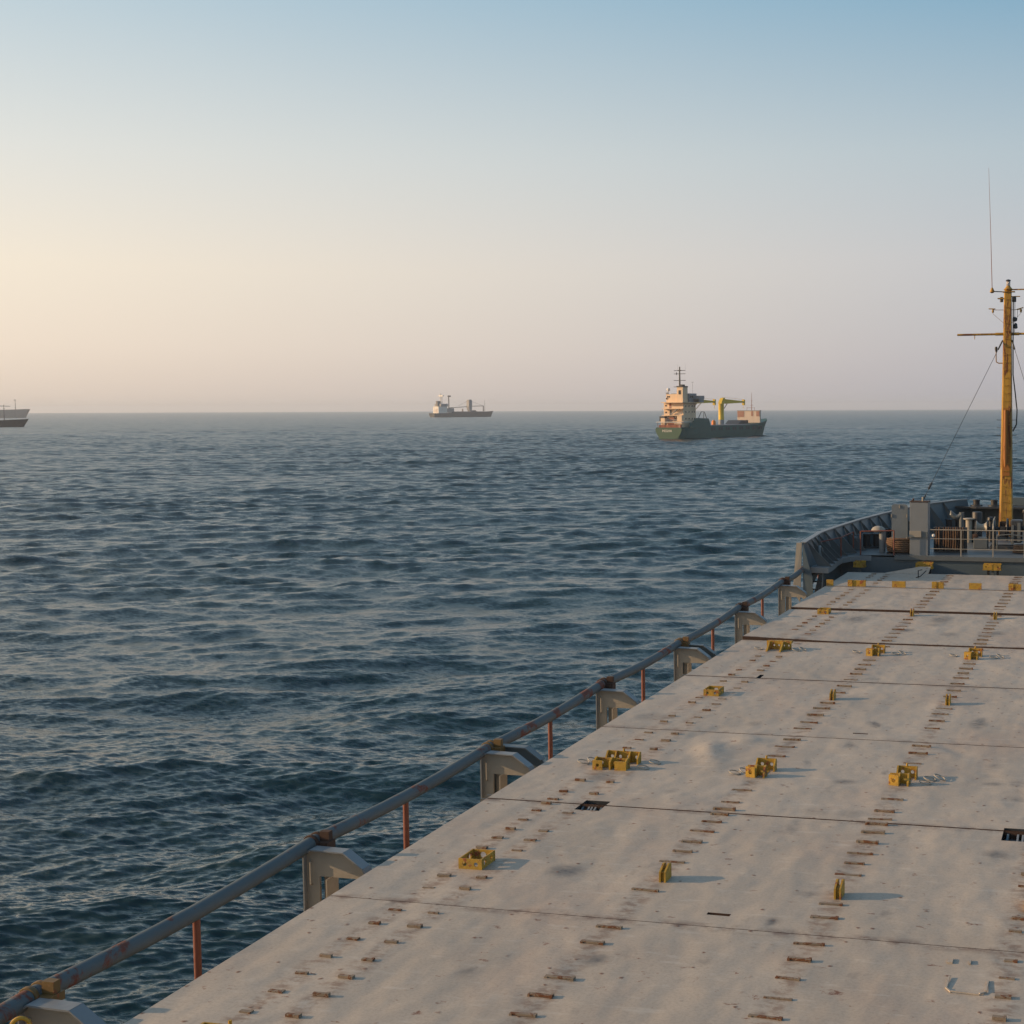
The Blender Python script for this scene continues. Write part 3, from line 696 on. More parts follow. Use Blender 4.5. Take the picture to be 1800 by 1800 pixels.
for i, X in enumerate([-8.35, -5.80, -3.36, -0.8]):
    o, h, y0, l = put_socket('pr' if i in (0, 3) else 'dn', sock_prong() if i in (0, 3) else sock_double(False), X, 35.95)
    ring(h, y0, X - .5, 35.95, l, 1)
    ring(h, y0, X + .5, 35.9, l, 2)
for i, X in enumerate([-8.45, -5.80, -3.36, -0.8]): put_socket('frame' if i in (0, 3) else 'fin', sock_frame() if i in (0, 3) else sock_fin(), X, 42.6)
for X, w, k in ((-9.52, .24, 0), (-8.58, .62, 1), (-7.13, .46, 0), (-5.80, .40, 1), (-4.54, .42, 0), (-3.22, .42, 1), (-1.9, .42, 0), (-0.6, .4, 1)):
    put_socket('pl%s%d' % (w, k), sock_plate(w, k), X, 49.0)

# ------------------------------------------------------------------ pipe rail along the ship's side
sup = [(6.2, .17), (12.42, .17), (17.8, .19), (23.6, .18), (29.5, .23), (35.2, .22), (41.3, .32), (47.0, .42), (50.3, .48)]
RXP = -10.75
rail = thing('pipe_handrail', 'long grey pipe rail with chipped red patches on red posts beside the hatch covers', 'handrail', (-10.55, 6.2, -1.85))
def rl(mb): mb.v = [(x + 10.55, y - 6.2, z + 1.85) for x, y, z in mb.v]; return mb
for (ya, za), (yb, zb) in zip(sup[:-1], sup[1:]):
    ym = (ya + yb) / 2; sag = -0.07
    pts = [(RXP, ya + (yb - ya) * k / 6, za + (zb - za) * k / 6 + sag * math.sin(math.pi * k / 6)) for k in range(7)]
    rl(MB().tube(pts, 0.098, 20, False)).build('pipe', 'railpipe', rail)
for Y in (9.6, 15.15, 20.5, 26.5, 32.3, 38.4, 44.2):
    z = float(np.interp(Y, [s_[0] for s_ in sup], [s_[1] for s_ in sup])) - .10
    rl(MB().tube([(RXP, Y, -1.85), (RXP, Y, z)], 0.045, 12)).build('post', 'primer', rail)
prof = [(-10.72, -1.85), (-10.52, -1.85), (-10.52, -.2), (-9.97, -.2), (-9.83, -.32), (-9.80, -.10), (-9.83, -.04), (-10.12, .165), (-10.62, .175), (-10.72, .10)]
def support(Y, z, dz, lab):
    b = thing('rail_support', lab, 'bracket', (-10.5, Y, -1.85), 0, 'gooseneck supports of the pipe rail')
    def L_(mb): mb.v = [(x + 10.5, y - Y, zz + 1.85 + dz * (1 if zz > -1 else 0)) for x, y, zz in mb.v]; return mb
    L_(MB().prism(prof, Y - .02, Y + .02, 'y')).build('web_plate', 'cream', b)
    fl = MB()
    for (a, c) in (((-10.72, -1.85), (-10.72, .10)), ((-10.72, .10), (-10.62, .175)), ((-10.62, .175), (-10.12, .165)), ((-10.12, .165), (-9.83, -.04)), ((-9.83, -.04), (-9.80, -.10))):
        fl.bar((a[0], Y, a[1]), (c[0], Y, c[1]), .20, .02, Vector((0, 0, 1)) if abs(a[0] - c[0]) > .05 else Vector((1, 0, 0)))
    L_(fl).build('flange', 'lightgrey', b)
    L_(MB().box(-10.36, -10.34, Y - .14, Y + .16, -1.85, -.2).box(-10.52, -10.36, Y + .10, Y + .12, -1.85, -.2)).build('leg', 'cream', b)
    L_(MB().tube([(-10.64, Y - .03, -.32), (-10.62, Y - .08, -.30), (-10.62, Y - .08, .0), (-10.64, Y - .03, .02)], .012, 6)).build('handle', 'cream', b)
    return b
def clamp(Y, z, parent):
    mb = MB()
    for k in (-.09, .07): mb.lathe((RXP, Y + k, z), [(.112, 0), (.118, .01), (.118, .05), (.112, .06)], 16, 'y')
    mb.box(-10.78, -10.50, Y - .06, Y + .16, .10, z + .02)
    mb.box(-10.66, -10.52, Y + .02, Y + .12, z - .02, z + .15)
    mb.v = [(x + 10.5, y - parent.location.y, zz + 1.85) for x, y, zz in mb.v]
    return mb
labs = ['out of frame at the near end', 'cut off by the bottom left corner', 'second support up the rail, a broad pale bracket with a loop handle', 'third support up the rail, doubled behind and with a yellow clamp',
        'fourth support up the rail, under a rusty red clamp', 'fifth support up the rail, doubled, with a bright yellow clamp', 'sixth support up the rail, beside the lifted cover corner', 'last support before the bow bulwark']
for i, (Y, z) in enumerate(sup[:-1]):
    if i == 0: continue
    Y0 = Y; Y = Y - .22 * Y / 17.8; b = support(Y, z, max(0, z - .24), 'cream gooseneck bracket, ' + labs[i])
    clamp(Y0, z, b).build('clamp', 'oldyellow' if i in (1, 3, 5) else 'rust', b)
    if i in (3, 5):
        mb = MB().prism([(a_, z_) for a_, z_ in prof], Y + .52, Y + .56, 'y'); mb.v = [(x + 10.5, y - Y, zz + 1.85) for x, y, zz in mb.v]; mb.build('rear_web_plate', 'bluegrey', b)
        fl = MB()
        for (a, c) in (((-10.62, .175), (-10.12, .165)), ((-10.12, .165), (-9.83, -.04)), ((-10.72, -1.85), (-10.72, .10))):
            fl.bar((a[0], Y + .54, a[1]), (c[0], Y + .54, c[1]), .20, .02, Vector((0, 0, 1)) if abs(a[0] - c[0]) > .05 else Vector((1, 0, 0)))
        fl.v = [(x + 10.5, y - Y, zz + 1.85) for x, y, zz in fl.v]; fl.build('rear_flange', 'grey', b)
# cleats and fittings on the ship's side by the hatch
for Y, lab in ((21.9, 'small dark roller fitting outboard of the hatch edge below the doubled bracket'), (33.1, 'rusty hatch cleat sticking out at the hatch edge beside the pinkish cover'), (38.6, 'dark hatch cleat at the hatch edge beside the lifted cover')):
    f = thing('hatch_cleat_fitting', lab, 'deck fitting', (-9.95, Y, -.45))
    MB().box(-.12, .28, -.14, -.11, -.12, .24).box(-.12, .28, .11, .14, -.12, .24).box(.20, .24, -.12, .12, -.1, .1).build('bracket', 'grey', f)
    MB().lathe((-.02, 0, .12), [(.09, -.1), (.11, -.08), (.11, .08), (.09, .1)], 12, 'y').build('roller', 'rust' if Y > 30 else 'dark', f)
# rings hung at the bottom left corner
c0 = thing('shackle_chain', 'row of yellow steel rings on the rail at the bottom left corner', 'chain', (-10.5, 11.2, .1))
for k in range(6):
    MB().torus((-.12 + .05 * k, -.55 + .23 * k, .02 + .02 * (k % 2)), .085, .022, Matrix.Rotation(rad(80 if k % 2 else 35), 3, 'Y') @ Matrix.Rotation(rad(60), 3, 'X')).build('ring', 'yellow', c0)

# ------------------------------------------------------------------ bow gear
def loc(mb, o):
    l = o.location; mb.v = [(x - l.x, y - l.y, z - l.z) for x, y, z in mb.v]; return mb
for X, w, lab in ((-9.38, .45, 'small yellow container stool nearest the ship side, against the bow wall'), (-6.92, .66, 'middle yellow container stool on three legs, against the bow wall'), (-4.40, .68, 'yellow container stool nearest the mast, against the bow wall'), (-1.9, .66, 'yellow container stool on the starboard side, out of the frame')):
    s_ = thing('container_stool', lab, 'container stool', (X, 54.2, -1.85), 0, 'yellow stools in front of the bow wall')
    mb = MB().box(-w / 2, w / 2, -.2, .2, 2.01, 2.05); 
    holeplate(mb, (-w / 2 + .02, -.19), (w / 2 - .02, -.19), 2.05, 2.23, holes=3, hr=.03); holeplate(mb, (-w / 2 + .02, .16), (w / 2 - .02, .16), 2.05, 2.24, holes=2, hr=.03)
    mb.box(-w / 2 + .02, -w / 2 + .04, -.17, .15, 2.05, 2.2); mb.box(w / 2 - .04, w / 2 - .02, -.17, .15, 2.05, 2.2); mb.box(-.02, .02, -.21, .17, 2.04, 2.22)
    mb.build('socket_top', 'yellow', s_)
    for k, x in enumerate((0,) if w < .5 else (-.14, .02, .2)): MB().box(x - .045, x + .045, -.05, .05, 0, 2.01).build('leg', 'grey' if k == (0 if w < .5 else 1) else 'black', s_)

D0 = .55
lk = thing('deck_locker', 'tall light grey steel locker at the bow deck edge, wire stay on top', 'locker', (-7.27, 55.3, D0))
MB().box(-.35, .35, -.1, .5, -.35, 2.03).build('body', 'lightgrey', lk, .01)
MB().box(-.37, .37, -.12, .52, 2.03, 2.06).build('top_rim', 'rust', lk)
MB().box(-.355, .10, -.20, -.102, .70, .93).build('shelf_box', 'cream', lk)
MB().box(.102, .34, -.16, -.102, .68, .90).build('shelf_end', 'grey', lk)
MB().tube([(.12, .1, 2.06), (.12, .1, 2.22)], .04, 8).build('stub_pipe', 'cream', lk)
MB().tube([(-.28, .1, 2.06), (-.22, .1, 2.16)], .03, 8).build('lug', 'rust', lk)
dr = thing('hatch_door', 'round cornered grey steel door standing open beside the locker, with dogs along its edges', 'door', (-8.05, 55.5, D0))
pts = []
for cx, cz, a0 in ((.20, 1.82, 0), (-.20, 1.82, 90)):
    pts += [(cx + .11 * math.cos(rad(a0 + q)), cz + .11 * math.sin(rad(a0 + q))) for q in (0, 30, 60, 90)]
pts += [(-.31, .45), (.31, .45)]
MB().prism(pts, -.03, .03, 'y').build('leaf', 'doorgrey', dr)
for x, z in ((0, 1.85), (-.31, 1.5), (.28, 1.5), (-.27, .62), (.28, .62)): MB().box(x - .02, x + .02, -.07, -.032, z - .08, z + .04).build('dog', 'cream', dr)
MB().bar((.30, 0.1, 0), (.42, 0, .5), .03, .03).build('prop', 'cream', dr)
# rope coil below the door
rp = thing('rope_reel', 'low reel of brown mooring rope below the open steel door', 'rope reel', (-8.05, 55.75, D0))
mb = MB().lathe((0, 0, .06), [(.30, 0), (.50, .08), (.54, .3), (.50, .5), (.40, .56)], 20, 'z')
for k in range(7): mb.torus((0, 0, .12 + .075 * k), .50 + .03 * math.sin(k * .5), .038)
mb.build('rope', 'rope', rp); MB().lathe((0, 0, 0), [(.56, 0), (.56, .05)], 20).build('base_disc', 'dark', rp)
rp = thing('rope_rack', 'brown mooring ropes hanging in loops behind the white railing', 'ropes', (-6.2, 56.3, D0))
MB().box(-.65, .65, .12, .16, 0, 1.0).build('back_board', 'dark', rp)
MB().tube([(-.65, 0, .96), (.65, 0, .96)], .03, 8).build('bar', 'dark', rp)
for k in range(12):
    x = -.52 + k * .092
    if k in (2,): continue
    MB().tube([(x, -.06, .12 + .05 * rnd.random()), (x + .02, -.1, .5), (x + .01, -.05, .93), (x + .01, 0, .985), (x, .05, .93), (x - .01, .07, .5), (x, .03, .1)], .034, 8).build('rope_loop', 'rope' if k % 3 else 'rust', rp)
# mushroom vent
mv = thing('mushroom_vent', 'white domed mushroom vent on a short grey pipe near the port bulwark', 'vent', (-8.80, 56.0, D0))
MB().lathe((0, 0, 0), [(.13, 0), (.13, .86)], 14).build('pipe', 'lightgrey', mv)
MB().lathe((-.16, 0, .80), [(.03, 0), (.27, .02), (.28, .08), (.22, .17), (.12, .22), (.01, .24)], 18).build('dome', 'cream', mv)
# goosenecks
def goose(X, Y, h, r_, mat, lab, dx=.32):
    g = thing('gooseneck_vent', lab, 'vent pipe', (X, Y, deckz(Y)))
    pts = [(0, 0, 0), (0, 0, h)] + [(dx / 2 - dx / 2 * math.cos(rad(a)), 0, h + dx / 2 * math.sin(rad(a))) for a in (30, 60, 90, 120, 150, 180)] + [(dx, 0, h - .12)]
    MB().tube(pts, r_, 14).build('bent_pipe', mat, g); MB().lathe((0, 0, 0), [(r_ * 1.6, 0), (r_ * 1.6, .03)], 14).build('flange', mat, g); return g
goose(-6.42, 62.8, 1.02, .11, 'grey', 'tall grey gooseneck vent pipe between the port bulwark stays and the mast', -.42)
goose(-9.78, 56.6, .62, .12, 'bluegrey', 'dark gooseneck vent pipe tucked against the port bulwark', -.4)
# bollards
def bollards(X, Y, lab, h=.42, r_=.16, gap=.5, rz=0):
    b = thing('mooring_bollards', lab, 'bollards', (X, Y, deckz(Y)), rz)
    MB().box(-gap / 2 - .3, gap / 2 + .3, -.25, .25, 0, .07).build('base_plate', 'dark', b)
    for s_ in (-1, 1): MB().lathe((s_ * gap / 2, 0, .07), [(r_, 0), (r_, h), (r_ + .05, h + .02), (r_ + .05, h + .06), (r_ * .9, h + .08)], 16).build('post', 'black', b)
bollards(-9.45, 57.4, 'pair of black mooring bollards by the port bulwark behind the red handrail', .45, .15, .42, rad(20))
bollards(-9.2, 60.1, 'pair of black mooring bollards deep in the port curve of the bow', .4, .14, .4, rad(35))
bollards(-7.0, 65.0, 'pair of black mooring bollards far forward by the bow rollers', .4, .14, .5, rad(40))
# hydraulic stand (dark cylinders)
cs = thing('chain_stopper_drum', 'dark drum with a brass coloured rim standing behind the winch', 'drum', (-5.85, 60.2, deckz(60)))
MB().lathe((0, 0, 0), [(.14, 0), (.14, .95), (.25, .96), (.25, 1.0), (.14, 1.01)], 16).build('stem', 'cream', cs)
MB().lathe((.32, .12, 0), [(.21, 0), (.21, 1.22), (.19, 1.26)], 18).build('drum', 'black', cs)
# winch
wn = thing('anchor_windlass', 'large dark anchor windlass with a pale warping drum in front of the mast', 'windlass', (-4.3, 58.2, deckz(58)))
MB().lathe((-1.05, 0, .82), [(.26, -.02), (.26, 0), (.16, .08), (.13, .2), (.16, .32), (.25, .42), (.25, .44)], 20, 'x').build('warping_drum', 'cream', wn)
MB().tube([(-1.15, 0, .78), (2.6, 0, .78)], .07, 12).build('shaft', 'dark', wn)
MB().box(-1.15, -.60, -.3, .3, 0, .42).build('drum_pedestal', 'grey', wn, .02)
MB().lathe((-1.10, -.1, .45), [(.1, -.1), (.12, 0), (.1, .1)], 12, 'x').build('brake_knob', 'rust', wn)
for x in (-.36, .16, 1.0, 1.5):
    MB().lathe((x, 0, .74), [(.12, -.05), (.44, -.035), (.46, 0), (.44, .035), (.12, .05)], 24, 'x').build('gypsy_disc', 'dark' if x != -.36 else 'grey', wn)
for x in (.0, 1.25):
    mb = MB().lathe((x, 0, .74), [(.36, -.14), (.22, -.06), (.22, .06), (.36, .14)], 18, 'x')
    for k in range(9): a = 2 * math.pi * k / 9; mb.bar((x - .1, .3 * math.cos(a), .74 + .3 * math.sin(a)), (x + .1, .3 * math.cos(a), .74 + .3 * math.sin(a)), .07, .07)
    mb.build('chain_wheel', 'rust', wn)
MB().box(.30, .74, -.34, .36, .25, 1.14).build('gearbox', 'dark', wn, .04)
MB().box(.34, .44, -.42, -.342, .2, .95).box(.58, .70, -.40, -.342, .3, 1.05).build('gearbox_rib', 'grey', wn, .01)
MB().lathe((1.9, 0, .55), [(.22, -.35), (.26, -.3), (.26, .35), (.2, .4)], 18, 'x').build('motor', 'dark', wn)
MB().box(-.5, 2.3, -.38, -.18, 0, .12).box(-.5, 2.3, .18, .38, 0, .12).box(-.42, -.30, -.35, .35, .12, .6).box(.82, .92, -.3, .3, .12, .8).box(1.6, 1.7, -.3, .3, .12, .5).build('bed_frame', 'dark', wn)
MB().tube([(-.42, -.2, .9), (-.30, -.3, 1.28)], .02, 6).tube([(.82, -.3, .7), (.98, -.45, 1.35)], .02, 6).tube([(1.35, -.3, .7), (1.55, -.45, 1.5)], .022, 6).build('brake_lever', 'lightgrey', wn)
MB().box(-.20, .28, -.30, -.18, .35, .5).build('oil_tray', 'bluegrey', wn)
MB().tube([(-.2, -.5, .02), (-.2, -.5, .55), (.3, -.55, .6), (1.2, -.55, .5), (1.2, -.5, .02)], .025, 8).build('hydraulic_pipe', 'grey', wn)
MB().tube([(.9, -.2, .3), (.9, -.35, 1.2), (1.05, -.4, 1.25)], .03, 8).tube([(1.75, -.25, .3), (1.85, -.3, 1.0)], .03, 8).build('clutch_lever', 'black', wn)
MB().box(-.1, .1, -.46, -.40, .5, .9).box(.88, 1.15, -.42, -.36, .35, .8).box(1.45, 1.7, -.45, -.38, .55, 1.1).build('brake_housing', 'black', wn)
MB().lathe((-.62, .02, .74), [(.10, -.04), (.36, -.03), (.38, 0), (.36, .03), (.10, .04)], 22, 'x').build('drum_flange', 'dark', wn)
for X_, Y_, h_, r_, lab in ((-5.0, 60.8, .85, .10, 'short black ventilator post left of the mast foot'), (-3.6, 61.2, 1.15, .09, 'black pipe post just right of the mast foot'), (-3.05, 60.4, .8, .14, 'squat black post right of the mast near the photo edge')):
    pz = thing('vent_post', lab, 'vent', (X_, Y_, deckz(Y_)))
    MB().lathe((0, 0, 0), [(r_, 0), (r_, h_)], 14).build('pipe', 'dark', pz); MB().lathe((0, 0, h_), [(r_ * 1.5, 0), (r_ * 1.7, .03), (r_ * 1.5, .14), (.02, .18)], 14).build('cap', 'black', pz)
hb_ = thing('hose_reel', 'coiled brown hose on the bow deck in front of the windlass', 'hose', (-3.5, 56.6, deckz(56.6)))
mb = MB()
for k in range(5): mb.torus((0, 0, .05 + .06 * k), .30 - .01 * k, .035)
mb.build('coil', 'rope', hb_); MB().lathe((0, 0, 0), [(.12, 0), (.12, .34)], 12).build('hub', 'dark', hb_)
w2 = thing('winch_control_stand', 'small box on legs with lamp at the right edge behind the railing', 'control stand', (-2.85, 57.4, deckz(57)))
MB().box(-.3, .3, -.15, .15, .15, .45).build('crate', 'rust', w2, .01); MB().box(-.2, .25, -.12, .12, .5, .95).build('cabinet', 'dark', w2, .01)
MB().tube([(0, 0, .95), (0, 0, 1.7)], .03, 8).build('post', 'lightgrey', w2); MB().lathe((0, 0, 1.7), [(.05, 0), (.13, .03), (.13, .22), (.05, .26)], 14).build('lamp', 'white', w2)
# anchor rope and chain strewn on deck
ch = thing('anchor_chain', 'rusty anchor chain running forward from the windlass', 'chain', (-4.25, 58.7, deckz(59)))
for k in range(22):
    MB().torus((.0, .3 + .17 * k, .62 - .025 * k), .075, .02, Matrix.Rotation(rad(90 * (k % 2)), 3, 'Y') @ Matrix.Diagonal((.7, 1.25, 1)).to_3x3(), 14, 6).build('chain_link', 'rust', ch)
# fairleads on the bow platform
for X, lab in ((XC - 1.62, 'left capped black roller on the bow platform'), (XC - .82, 'capped black roller just left of the mast on the bow platform')):
    f = thing('fairlead_roller', lab, 'fairlead', (X, 66.9, 1.68))
    MB().lathe((0, 0, 0), [(.28, 0), (.28, .05), (.17, .07)], 18).build('base', 'dark', f); MB().lathe((0, 0, .07), [(.15, 0), (.15, .16), (.17, .17), (.17, .22), (.1, .23)], 18).build('cap', 'black', f)
ck = thing('panama_chock', 'round mooring opening in the bulwark near its aft end', 'mooring chock', (-10.42, 51.9, .9))
MB().torus((0, 0, 0), .22, .06, Matrix.Rotation(rad(78), 3, 'Y')).build('rim', 'grey', ck)
# white railing on the bow deck edge
wr = thing('white_railing', 'white three bar railing along the front edge of the bow deck', 'railing', (-6.8, 54.95, .555))
for x in (1.16, 2.36, 3.52, 4.7, 5.9): MB().box(x - .022, x + .022, -.012, .012, 0, 1.0).build('post', 'cream', wr)
for z in (1.0, .66, .28): MB().tube([(.0, 0, z), (7.1, 0, z)], .020 if z == 1 else .013, 8).build('rail', 'cream', wr)
MB().lathe((.12, -.05, .78), [(.02, 0), (.06, .03), (.06, .08), (.02, .1)], 12, 'y').build('lamp', 'white', wr)
# red handrails
for nm, posts, lab in (('a', [(-10.78, 53.2, -.75, 1.16), (-10.12, 54.3, .45, 1.26), (-9.98, 56.2, .55, 1.32)], 'rust red handrail climbing beside the steps at the port bulwark'), ('b', [(-9.48, 54.95, .55, 1.45), (-8.19, 54.95, .55, 1.50)], 'rust red handrail with two posts left of the open door')):
    h_ = thing('red_handrail', lab, 'handrail', (posts[0][0], posts[0][1], posts[0][2]))
    for x, y, z0, z1 in posts: loc(MB().tube([(x, y, z0), (x, y, z1)], .028, 8), h_).build('post', 'primer', h_)
    loc(MB().tube([(x, y, z1) for x, y, z0, z1 in posts], .024, 8), h_).build('rail', 'primer', h_)
st = thing('deck_steps', 'steep dark steps from the side deck up to the bow deck', 'ladder', (-10.35, 50.6, -1.85))
for x in (-.27, .27): MB().bar((x, -.6, 0), (x, .05, 2.3), .03, .13, Vector((0, 1, 0))).build('stringer', 'grey', st)
for k in range(8): MB().box(-.26, .26, -.66 + .085 * k, -.44 + .085 * k, .22 + .27 * k, .25 + .27 * k).build('tread', 'dark', st)

# ------------------------------------------------------------------ foremast
mz = deckz(63)
ms = thing('foremast', 'tall orange yellow steel mast with rust streaks, crossbar and ladder rungs', 'mast', (XC, 63.0, mz))
def mw(z): return float(np.interp(z, [0, 1, 11.4 - mz], [.30, .272, .15]))
H_top = 11.05 - mz
mb = MB(); vs = []; fs = []
for z in (0, 2, 4, 6, 8, H_top):
    w = mw(z)
    for x, y in ((-w * .68, -w * .9), (w * .92, -w * .9), (w, -w * .7), (w, w), (-w, w), (-w, -w * .35)): vs.append((x, y, z))
for i in range(5):
    for j in range(6): fs.append((i * 6 + j, i * 6 + (j + 1) % 6, (i + 1) * 6 + (j + 1) % 6, (i + 1) * 6 + j))
fs += [tuple(range(6))[::-1], tuple(range(30, 36))]
mb.add(vs, fs); mb.build('column', 'mast', ms)
for k in range(30):
    z = .5 + .33 * k; w = mw(z)
    if z > H_top - .3: break
    MB().tube([(-w * .5, -w * .9, z), (-w * .5, -w * .9 - .07, z), (w * .75, -w * .9 - .07, z), (w * .75, -w * .9, z)], .011, 6).build('rung', 'mast', ms)
for k in range(7):
    z = 2.6 + .33 * k + .4; w = mw(z)
    for s_ in (-1, 1): MB().tube([(s_ * w, 0, z), (s_ * (w + .17), 0, z), (s_ * (w + .19), 0, z + .04)], .012, 6).build('side_step', 'dark', ms)
MB().tube([(-.02, -.36, 3.0), (-.02, -.34, 3.4), (-.02, -.30, 5.4)], [.05, .09, .09], 12).build('cable_trunk', 'mastdark', ms)
MB().box(-.14, .16, -.27, -.22, 2.6, 5.5).build('ladder_back_plate', 'mastdark', ms)
MB().tube([(-2.12, -.05, 8.62), (2.12, -.05, 8.64)], [.045, .045], 12).build('yard', 'mast', ms)
MB().tube([(-.5, -.05, 8.63), (.5, -.05, 8.63)], .062, 12).build('yard_sleeve', 'mast', ms)
MB().tube([(-1.38, -.05, 8.62), (-1.38, -.05, 8.42)], .018, 6).build('yard_hook', 'mast', ms)
MB().tube([(.24, -.1, 10.0), (.25, -.12, 8), (.26, -.12, 6.9), (.36, -.12, 6.1), (.44, -.12, 5.4), (.42, -.1, 4.8), (.27, -.1, 4.5)], .028, 8).build('cable', 'black', ms)
MB().tube([(.3, .02, 10.2), (.31, -.02, 9.1), (.30, 0, 8.7)], .012, 6).tube([(.42, 0, 9.7), (.40, 0, 9.2)], .01, 6).build('thin_cable', 'black', ms)
MB().box(-.22, .30, -.20, .20, H_top, H_top + .03).build('top_plate', 'mast', ms)
MB().box(-.42, -.10, -.12, .12, H_top - .28, H_top - .24).box(.1, .52, -.08, .08, H_top - .20, H_top - .17).box(.02, .72, -.08, .0, H_top + .08, H_top + .13).build('shelf', 'mast', ms)
MB().lathe((.02, 0, H_top + .03), [(.12, 0), (.20, .08), (.10, .20), (.08, .24)], 16).build('lamp_base', 'mast', ms)
MB().lathe((.02, 0, H_top + .27), [(.07, 0), (.085, .02), (.085, .17), (.07, .19)], 16).build('lamp_glass', 'glass', ms)
MB().lathe((.02, 0, H_top + .46), [(.09, 0), (.11, .02), (.09, .06), (.03, .08)], 16).build('lamp_cap', 'black', ms)
MB().tube([(-.15, 0, H_top + .02), (-.66, 0, H_top + .05)], .022, 8).build('aerial_arm', 'dark', ms)
MB().lathe((-.66, 0, H_top - .02), [(.05, 0), (.10, .04), (.09, .1), (.04, .22)], 12).build('aerial_base', 'mast', ms)
MB().tube([(-.66, 0, H_top + .18), (-.74, 0, H_top + 2.6), (-.84, 0, H_top + 5.25)], [.018, .013, .006], 6).build('whip_aerial', 'primer', ms)
for s_, x1 in ((-1, -.62), (1, .56)):
    MB().tube([(s_ * .15, 0, 9.65), (x1 + s_ * .0, 0, 9.66)], .012, 6).lathe((x1, 0, 9.52), [(.02, 0), (.05, .08), (.03, .16)], 8).tube([(x1 - .18, 0, 9.71 if s_ < 0 else 9.66), (x1 + .1, 0, 9.70 if s_ < 0 else 9.74)], .025, 6).tube([(s_ * .17, 0, 9.1), (x1, 0, 9.5)], .007, 5).build('signal_lamp_arm', 'mast', ms)
MB().lathe((.30, 0, 9.15), [(.03, 0), (.10, .03), (.10, .15), (.03, .2)], 10).lathe((.34, 0, 8.85), [(.04, 0), (.09, .03), (.07, .2), (.03, .24)], 10).build('horn', 'black', ms)
MB().lathe((.27, 0, 9.98), [(.08, 0), (.09, .02), (.09, .2), (.05, .22)], 10).lathe((-.26, 0, 9.98), [(.05, 0), (.07, .02), (.07, .2), (.05, .22)], 10).build('side_lamp', 'dark', ms)
MB().tube([(-.17, 0, 7.4), (-.36, 0, 7.4), (-.46, 0, 7.45), (-.47, 0, 7.6), (-.47, 0, 7.9)], .022, 8).build('lamp_bracket', 'mast', ms)
MB().lathe((-.47, 0, 7.88), [(.03, 0), (.06, .12), (.05, .22)], 10).build('bracket_lamp', 'black', ms)
for s_ in (-1, 1):
    foot = Vector((XC + s_ * 2.6 - XC, 55.4 - 63, 2.62 - mz)); topp = Vector((s_ * .2, -.05, 8.35)); d = foot - topp
    MB().tube([topp, topp + d * .06], .035, 6).tube([topp, foot], .011, 6, False).tube([foot - d * .10, foot - d * .07], .045, 8).tube([foot - d * .03, foot], .035, 8).build('stay_wire', 'wire', ms)

# ------------------------------------------------------------------ the other ships
def pal(name, col, rust=.15, rs_=.35, st=(1, 1, 1), rcol=RUST): MT[name] = painted(name, col, .6, rust, rs_, .4, bscale=1, bstr=.1, stretch=st, rcol=rcol)
pal('green_hull_paint', (0.016, 0.072, 0.042), .1, .5, (1, 1, .4)); pal('dark_green_hull_paint', (0.020, 0.088, 0.075), .03, .4, (1, 1, .4))
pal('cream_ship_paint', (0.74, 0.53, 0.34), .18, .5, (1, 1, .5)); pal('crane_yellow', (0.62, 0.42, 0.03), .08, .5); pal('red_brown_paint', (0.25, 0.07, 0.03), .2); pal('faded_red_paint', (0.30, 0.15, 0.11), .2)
pal('pale_ship_paint', (0.52, 0.43, 0.36), .2, .6, (1, 1, .3)); pal('navy_hull_paint', (0.045, 0.047, 0.052), 0); pal('grey_ship_paint', (.25, .25, .26), .2)
pal('ballast_hull_paint', (.10, .09, .09), .1); pal('haze_pale_hull_paint', (.30, .26, .24), .1); pal('white_ship_paint', (.72, .68, .62), .1, .4); pal('boat_orange', (.75, .22, .03), 0)
def az_rot(a): return rad(90 - a)
def hull_mesh(st_):
    """stations: (x, half width top, half width waterline, top z, x shift of top)"""
    vs = []; fs = []; n = 3
    for sd_ in (1, -1):
        o = len(vs)
        for x, ht, hw, zt, sh in st_:
            vs += [(x, sd_ * hw * .96, -1.5), (x + sh * .25, sd_ * (hw * .45 + ht * .55), zt * .4), (x + sh, sd_ * ht, zt)]
        for i in range(len(st_) - 1):
            for j in range(n - 1): fs.append((o + i * n + j, o + i * n + j + 1, o + (i + 1) * n + j + 1, o + (i + 1) * n + j))
    h = len(vs) // 2
    for i in range(len(st_) - 1): fs.append((i * n + 2, (i + 1) * n + 2, h + (i + 1) * n + 2, h + i * n + 2))
    fs.append((0, 1, 2, h + 2, h + 1, h))
    e = (len(st_) - 1) * n; fs.append((e, h + e, h + e + 1, h + e + 2, e + 2, e + 1))
    return MB().add(vs, fs)
def windows(parent, pts, axis, w=.7, h=.7, sill=True):
    for x, y, z in pts:
        if axis == 'x': f = MB().box(x - .06, x + .0, y - w / 2 - .08, y + w / 2 + .08, z - .08, z + h + .08)
        else: f = MB().box(x - w / 2 - .08, x + w / 2 + .08, y - .0, y + .06, z - .08, z + h + .08)
        fo = f.build('window', 'cream_ship_paint', parent)
        if axis == 'x': MB().box(x - .10, x - .062, y - w / 2, y + w / 2, z, z + h).build('pane', 'pane', fo)
        else: MB().box(x - w / 2, x + w / 2, y - .10 if False else y - .05, y - .002, z, z + h).build('pane', 'pane', fo)
